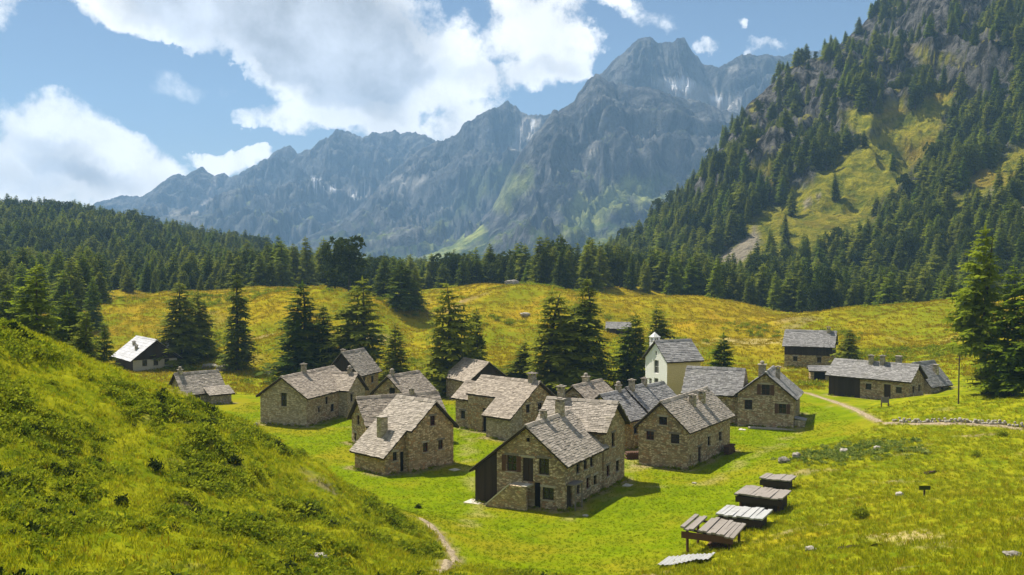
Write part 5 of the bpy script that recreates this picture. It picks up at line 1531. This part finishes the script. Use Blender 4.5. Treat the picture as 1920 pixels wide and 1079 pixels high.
# pavings
def slab(u, v, z, w_, l_, rot, label):
    x, y, _ = ON(u, v, z)
    mb = MB()
    g = random.Random(u)
    e = tag(empty('stone_paving', (x, y, H(x, y)), R(rot)), label, 'paving')
    n = max(2, int(w_ / .6)); m = max(2, int(l_ / .6))
    for i in range(n):
        for j in range(m):
            MB().box((w_ * i / n + .02, l_ * j / m + .02, -.3), (w_ * (i + 1) / n - .02, l_ * (j + 1) / m - .02, .05 + g.uniform(0, .03))).build('paving_stone', MAT['pale_stone'], e)
slab(868, 938, .1, 1.6, 1.6, -27, 'pale stone paving beside the timber lean-to of the nearest house')
slab(852, 884, .0, .9, .9, 46, 'pale stone paving at the right corner of the house with the sweeping roof')
slab(1166, 912, .0, .8, 1.0, -27, 'pale stone paving behind the right corner of the nearest house')
slab(1384, 806, .0, .9, 1.2, -22, 'pale stone steps at the left corner of the broad gabled house')
# ------------------------------------------------------------------ dry stone wall on the right
WALLPTS = [ON(u, v, z)[:2] for u, v, z in [(1676, 787, 2.4), (1740, 792, 2.7), (1830, 796, 3.3), (1930, 800, 4.0), (2010, 804, 4.6)]]
e = tag(empty('dry_stone_wall', (WALLPTS[0][0], WALLPTS[0][1], H(*WALLPTS[0]))), 'low pale dry stone wall running to the right picture edge', 'wall')
g = random.Random(3)
wall_rock = [m.copy() for m in ROCKS]
for m in wall_rock: m.materials.append(MAT['pale_rock'])
cnt = 0
for (a, b) in zip(WALLPTS[:-1], WALLPTS[1:]):
    ln = math.dist(a, b); k = 0
    while k < ln and cnt < 290:
        f = k / ln
        px_, py_ = a[0] + (b[0] - a[0]) * f, a[1] + (b[1] - a[1]) * f
        for lv in range(g.choice([1, 2, 2])):
            o = bpy.data.objects.new('stone', wall_rock[g.randrange(5)]); COL.objects.link(o); o.parent = e
            sx = g.uniform(.16, .30)
            X, Y = px_ + g.uniform(-.12, .12), py_ + g.uniform(-.28, .28) - .1
            o.location = (X - e.location.x, Y - e.location.y, H(X, Y) + .12 + lv * .26 - e.location.z)
            o.scale = (sx, sx * .8, g.uniform(.14, .22)); o.rotation_euler = (g.uniform(-.2, .2), g.uniform(-.2, .2), g.uniform(0, 6))
            cnt += 1
        k += g.uniform(.28, .46)
# ------------------------------------------------------------------ trodden earth along the houses
_fd = np.full(GX.size, 1e9)
_ex, _ey = GX.ravel(), GY.ravel()
for q in FOOT:
    xs, ys = [p[0] for p in q], [p[1] for p in q]
    sel = np.where((_ex > min(xs) - 4) & (_ex < max(xs) + 4) & (_ey > min(ys) - 4) & (_ey < max(ys) + 4))[0]
    _fd[sel] = np.minimum(_fd[sel], seg_dist(_ex[sel], _ey[sel], q + q[:1]))
_tr = sstep(_fd + fbm(_ex * .45, _ey * .45, 3) * .9, 1.25, .15) * .75
g_me.attributes['dirt'].data.foreach_set('value', np.maximum(g_dirt.ravel(), _tr).astype(np.float32))
# ------------------------------------------------------------------ single bushes
def bush(u, v, z, s, label, mat='dark_shrub', seed=0, tall=1.0, name='bush'):
    x, y, _ = ON(u, v, z)
    e = tag(empty(name, (x, y, H(x, y))), label, 'bush', 'single bushes')
    e.scale = (s, s, s * tall)
    me = shrub_mesh('foliage', 900 + seed, 420, .75, .95, .22, mat)
    mesh_obj('foliage', me, MAT[mat], e)
    MB().tube([(0, 0, -.2), (.03, .02, .3), (.1, .0, .6)], [.05, .04, .02], 5).build('stem', MAT['bark'], e)
    return e
for i, (u, v, z, s, lab) in enumerate([
    (100, 918, 11.8, .62, 'darkest bush, standing alone on the left hillside near the picture edge'), (130, 875, 12.0, .5, 'dark bush just above the darkest bush on the left hillside'),
    (228, 945, 10.6, .42, 'small dark bush low on the left hillside right of the darkest bush'), (178, 792, 13.2, .42, 'dark bush high on the left hillside'),
    (290, 862, 10.8, .6, 'dark bush in the middle of the left hillside'), (360, 985, 9.4, .5, 'dark bush low in the shrubby part of the left hillside'),
    (440, 880, 9.0, .6, 'dark bush near the right brow of the left hillside'), (520, 850, 8.2, .55, 'dark bush on the brow of the hill before the long grey house'),
    (1614, 960, 4.4, .85, 'dark green bush on the right slope right of the sheds'), (784, 927, 1.2, .42, 'small dark bush alone on the lawn before the house with the sweeping roof'),
    (1830, 855, 3.6, .55, 'small bush high on the right slope below the stone wall'), (1880, 815, 3.8, .7, 'bush right below the stone wall near the right edge')]):
    bush(u, v, z, s, lab, 'dark_shrub' if i not in (8, 10, 11) else 'shrub_leaf', i)
# ------------------------------------------------------------------ turf, herbs and low shrubs
g = np.random.default_rng(21)
x, y = visible_area(-45, 12, 24, 84, 30000, g)
lw, _ = zones(x, y)
patch = fbm(x * .13 + 4, y * .13, 4) + .35 * fbm(x * .5, y * .5, 2)
ok = (lw < .25) & (patch > .10 + g.uniform(-.2, .3, len(x))) & (x < 4 - (80 - y) * .0) & ~near_path(x, y, 2.2)
x, y = x[ok], y[ok]
scatter('undergrowth', np.c_[x, y, height(x, y) - .05], g.uniform(.4, 1.25, len(x)) * (.85 + .4 * fbm(x * .2, y * .2, 2)), g.uniform(0, 6.28, len(x)), np.where(g.random(len(x)) < .06, 3, g.integers(0, 3, len(x))),
        [shrub_mesh('shrub', 1), shrub_mesh('shrub', 2, 60, .55, .35), shrub_mesh('shrub', 3, 80, .45, .5), shrub_mesh('shrub', 4, 80, .5, .45, .15, 'dark_shrub')],
        'low green alpine shrubs covering the left hillside', 'undergrowth')
x, y = visible_area(-48, 62, 22, 128, 150000, g)
lw, _ = zones(x, y)
ok = (lw < .35) & ~near_path(x, y, .7) & (g.random(len(x)) < np.clip(1.25 - y / 140, .25, 1))
x, y = x[ok], y[ok]
scatter('grass', np.c_[x, y, height(x, y)], g.uniform(.45, 1.1, len(x)), g.uniform(0, 6.28, len(x)), np.where(g.random(len(x)) < .07, 2, g.integers(0, 2, len(x))),
        [tuft_mesh('tuft', 1), tuft_mesh('tuft', 2, 14, .24, .2), tuft_mesh('tuft', 3, 12, .36, .14, 'gold_blade')], 'rough yellow green grass on the slopes around the hamlet', 'grass')
x, y = visible_area(-40, 42, 52, 150, 90000, g)
lw, _ = zones(x, y)
ok = (lw > .3) & ~near_path(x, y, .7)
x, y = x[ok], y[ok]
scatter('lawn_grass', np.c_[x, y, height(x, y)], g.uniform(.22, .48, len(x)), g.uniform(0, 6.28, len(x)), g.integers(0, 2, len(x)),
        [tuft_mesh('tuft', 11, 14, .26, .3, 'lawn_blade', .02), tuft_mesh('tuft', 12, 12, .22, .35, 'lawn_blade', .02)], 'short bright green grass between the houses', 'grass')
x, y = visible_area(-130, 130, 150, 335, 60000, g)
x, y = x[y > 158], y[y > 158]
scatter('meadow_grass', np.c_[x, y, height(x, y)], g.uniform(.8, 1.8, len(x)), g.uniform(0, 6.28, len(x)), g.integers(0, 3, len(x)),
        [tuft_mesh('tuft', 21, 12, .3, .5, 'gold_blade', .04), tuft_mesh('tuft', 22, 12, .24, .6, 'gold_blade', .04), tuft_mesh('tuft', 23, 12, .26, .6, 'gold_blade', .04)], 'golden summer grass on the knolls behind the hamlet', 'grass')
# shrubs on the knolls
x, y = visible_area(-120, 110, 160, 330, 16000, g)
pt = fbm(x * .035 + 14, y * .035, 4)
ux = x / y * FPX + 960
bank = np.exp(-((ux - 530) / 80) ** 2 - ((y - 205) / 24) ** 2)
ok = (pt + .9 * bank > .42 + g.uniform(-.12, .25, len(x)))
x, y = x[ok], y[ok]
scatter('knoll_shrubs', np.c_[x, y, height(x, y) - .1], g.uniform(.8, 2.2, len(x)), g.uniform(0, 6.28, len(x)), g.integers(0, 2, len(x)), [shrub_mesh('shrub', 31), shrub_mesh('shrub', 32, 80, .5, .45, .16, 'shrub_leaf')],
        'scattered low shrubs on the golden knolls', 'undergrowth')
# weeds along the foot of the walls
wx_, wy_ = [], []
for q in FOOT:
    for a, b in zip(q, q[1:] + q[:1]):
        ln = math.dist(a, b); k = int(ln * 7)
        t_ = g.uniform(0, 1, k); o_ = np.abs(g.normal(0, .22, k)) + .08
        nx_, ny_ = (b[1] - a[1]) / ln, -(b[0] - a[0]) / ln
        wx_.append(a[0] + (b[0] - a[0]) * t_ + nx_ * o_); wy_.append(a[1] + (b[1] - a[1]) * t_ + ny_ * o_)
x, y = np.concatenate(wx_), np.concatenate(wy_)
ok = fbm(x * .5, y * .5, 2) + g.uniform(-.4, .4, len(x)) > -.05
for q in FOOT: ok &= ~in_poly(x, y, q)
x, y = x[ok], y[ok]
scatter('wall_weeds', np.c_[x, y, height(x, y)], g.uniform(.35, .95, len(x)), g.uniform(0, 6.28, len(x)), g.integers(0, 3, len(x)),
        [tuft_mesh('tuft', 51, 16, .42, .2, 'grass_blade', .025), tuft_mesh('tuft', 52, 14, .34, .25, 'lawn_blade', .025), shrub_mesh('shrub', 53, 26, .3, .3, .18, 'shrub_leaf')], 'uneven weeds growing along the foot of the house walls', 'weeds')
# dock and nettles
cx_, cy_, _ = ON(1600, 850, 2.2)
x = g.normal(cx_, 3.6, 420); y = g.normal(cy_, 3.0, 420)
ok = np.hypot((x - cx_) / 8, (y - cy_) / 7) < 1
ok &= g.random(len(x)) < .35 + .65 * (fbm(x * .5, y * .5, 2) > 0)
x, y = x[ok], y[ok]
scatter('dock_leaves', np.c_[x, y, height(x, y) - .05], g.uniform(.5, 1.1, len(x)), g.uniform(0, 6.28, len(x)), g.integers(0, 2, len(x)), [shrub_mesh('shrub', 41, 34, .45, .35, .32, 'dock_leaf'), shrub_mesh('shrub', 42, 40, .4, .4, .28, 'dock_leaf')],
        'patch of broad pale green dock leaves on the right slope', 'undergrowth')
# ------------------------------------------------------------------ haze
def build_haze():
    m = bpy.data.materials.new('haze'); m.use_nodes = True
    t = NT(m.node_tree)
    v = t.n('ShaderNodeVolumePrincipled', {'Color': (.36, .63, 1.0), 'Density': HAZE, 'Anisotropy': 0.0})
    t.n('ShaderNodeOutputMaterial', {'Volume': v})
    o = MB().box((-3200, -400, -30), (3200, 4750, 760)).build('haze', m)
    o.display_type = 'WIRE'
    tag(o, 'thin blue haze filling the valley', 'haze', kind='stuff')
HAZE = 1.45e-4
build_haze()
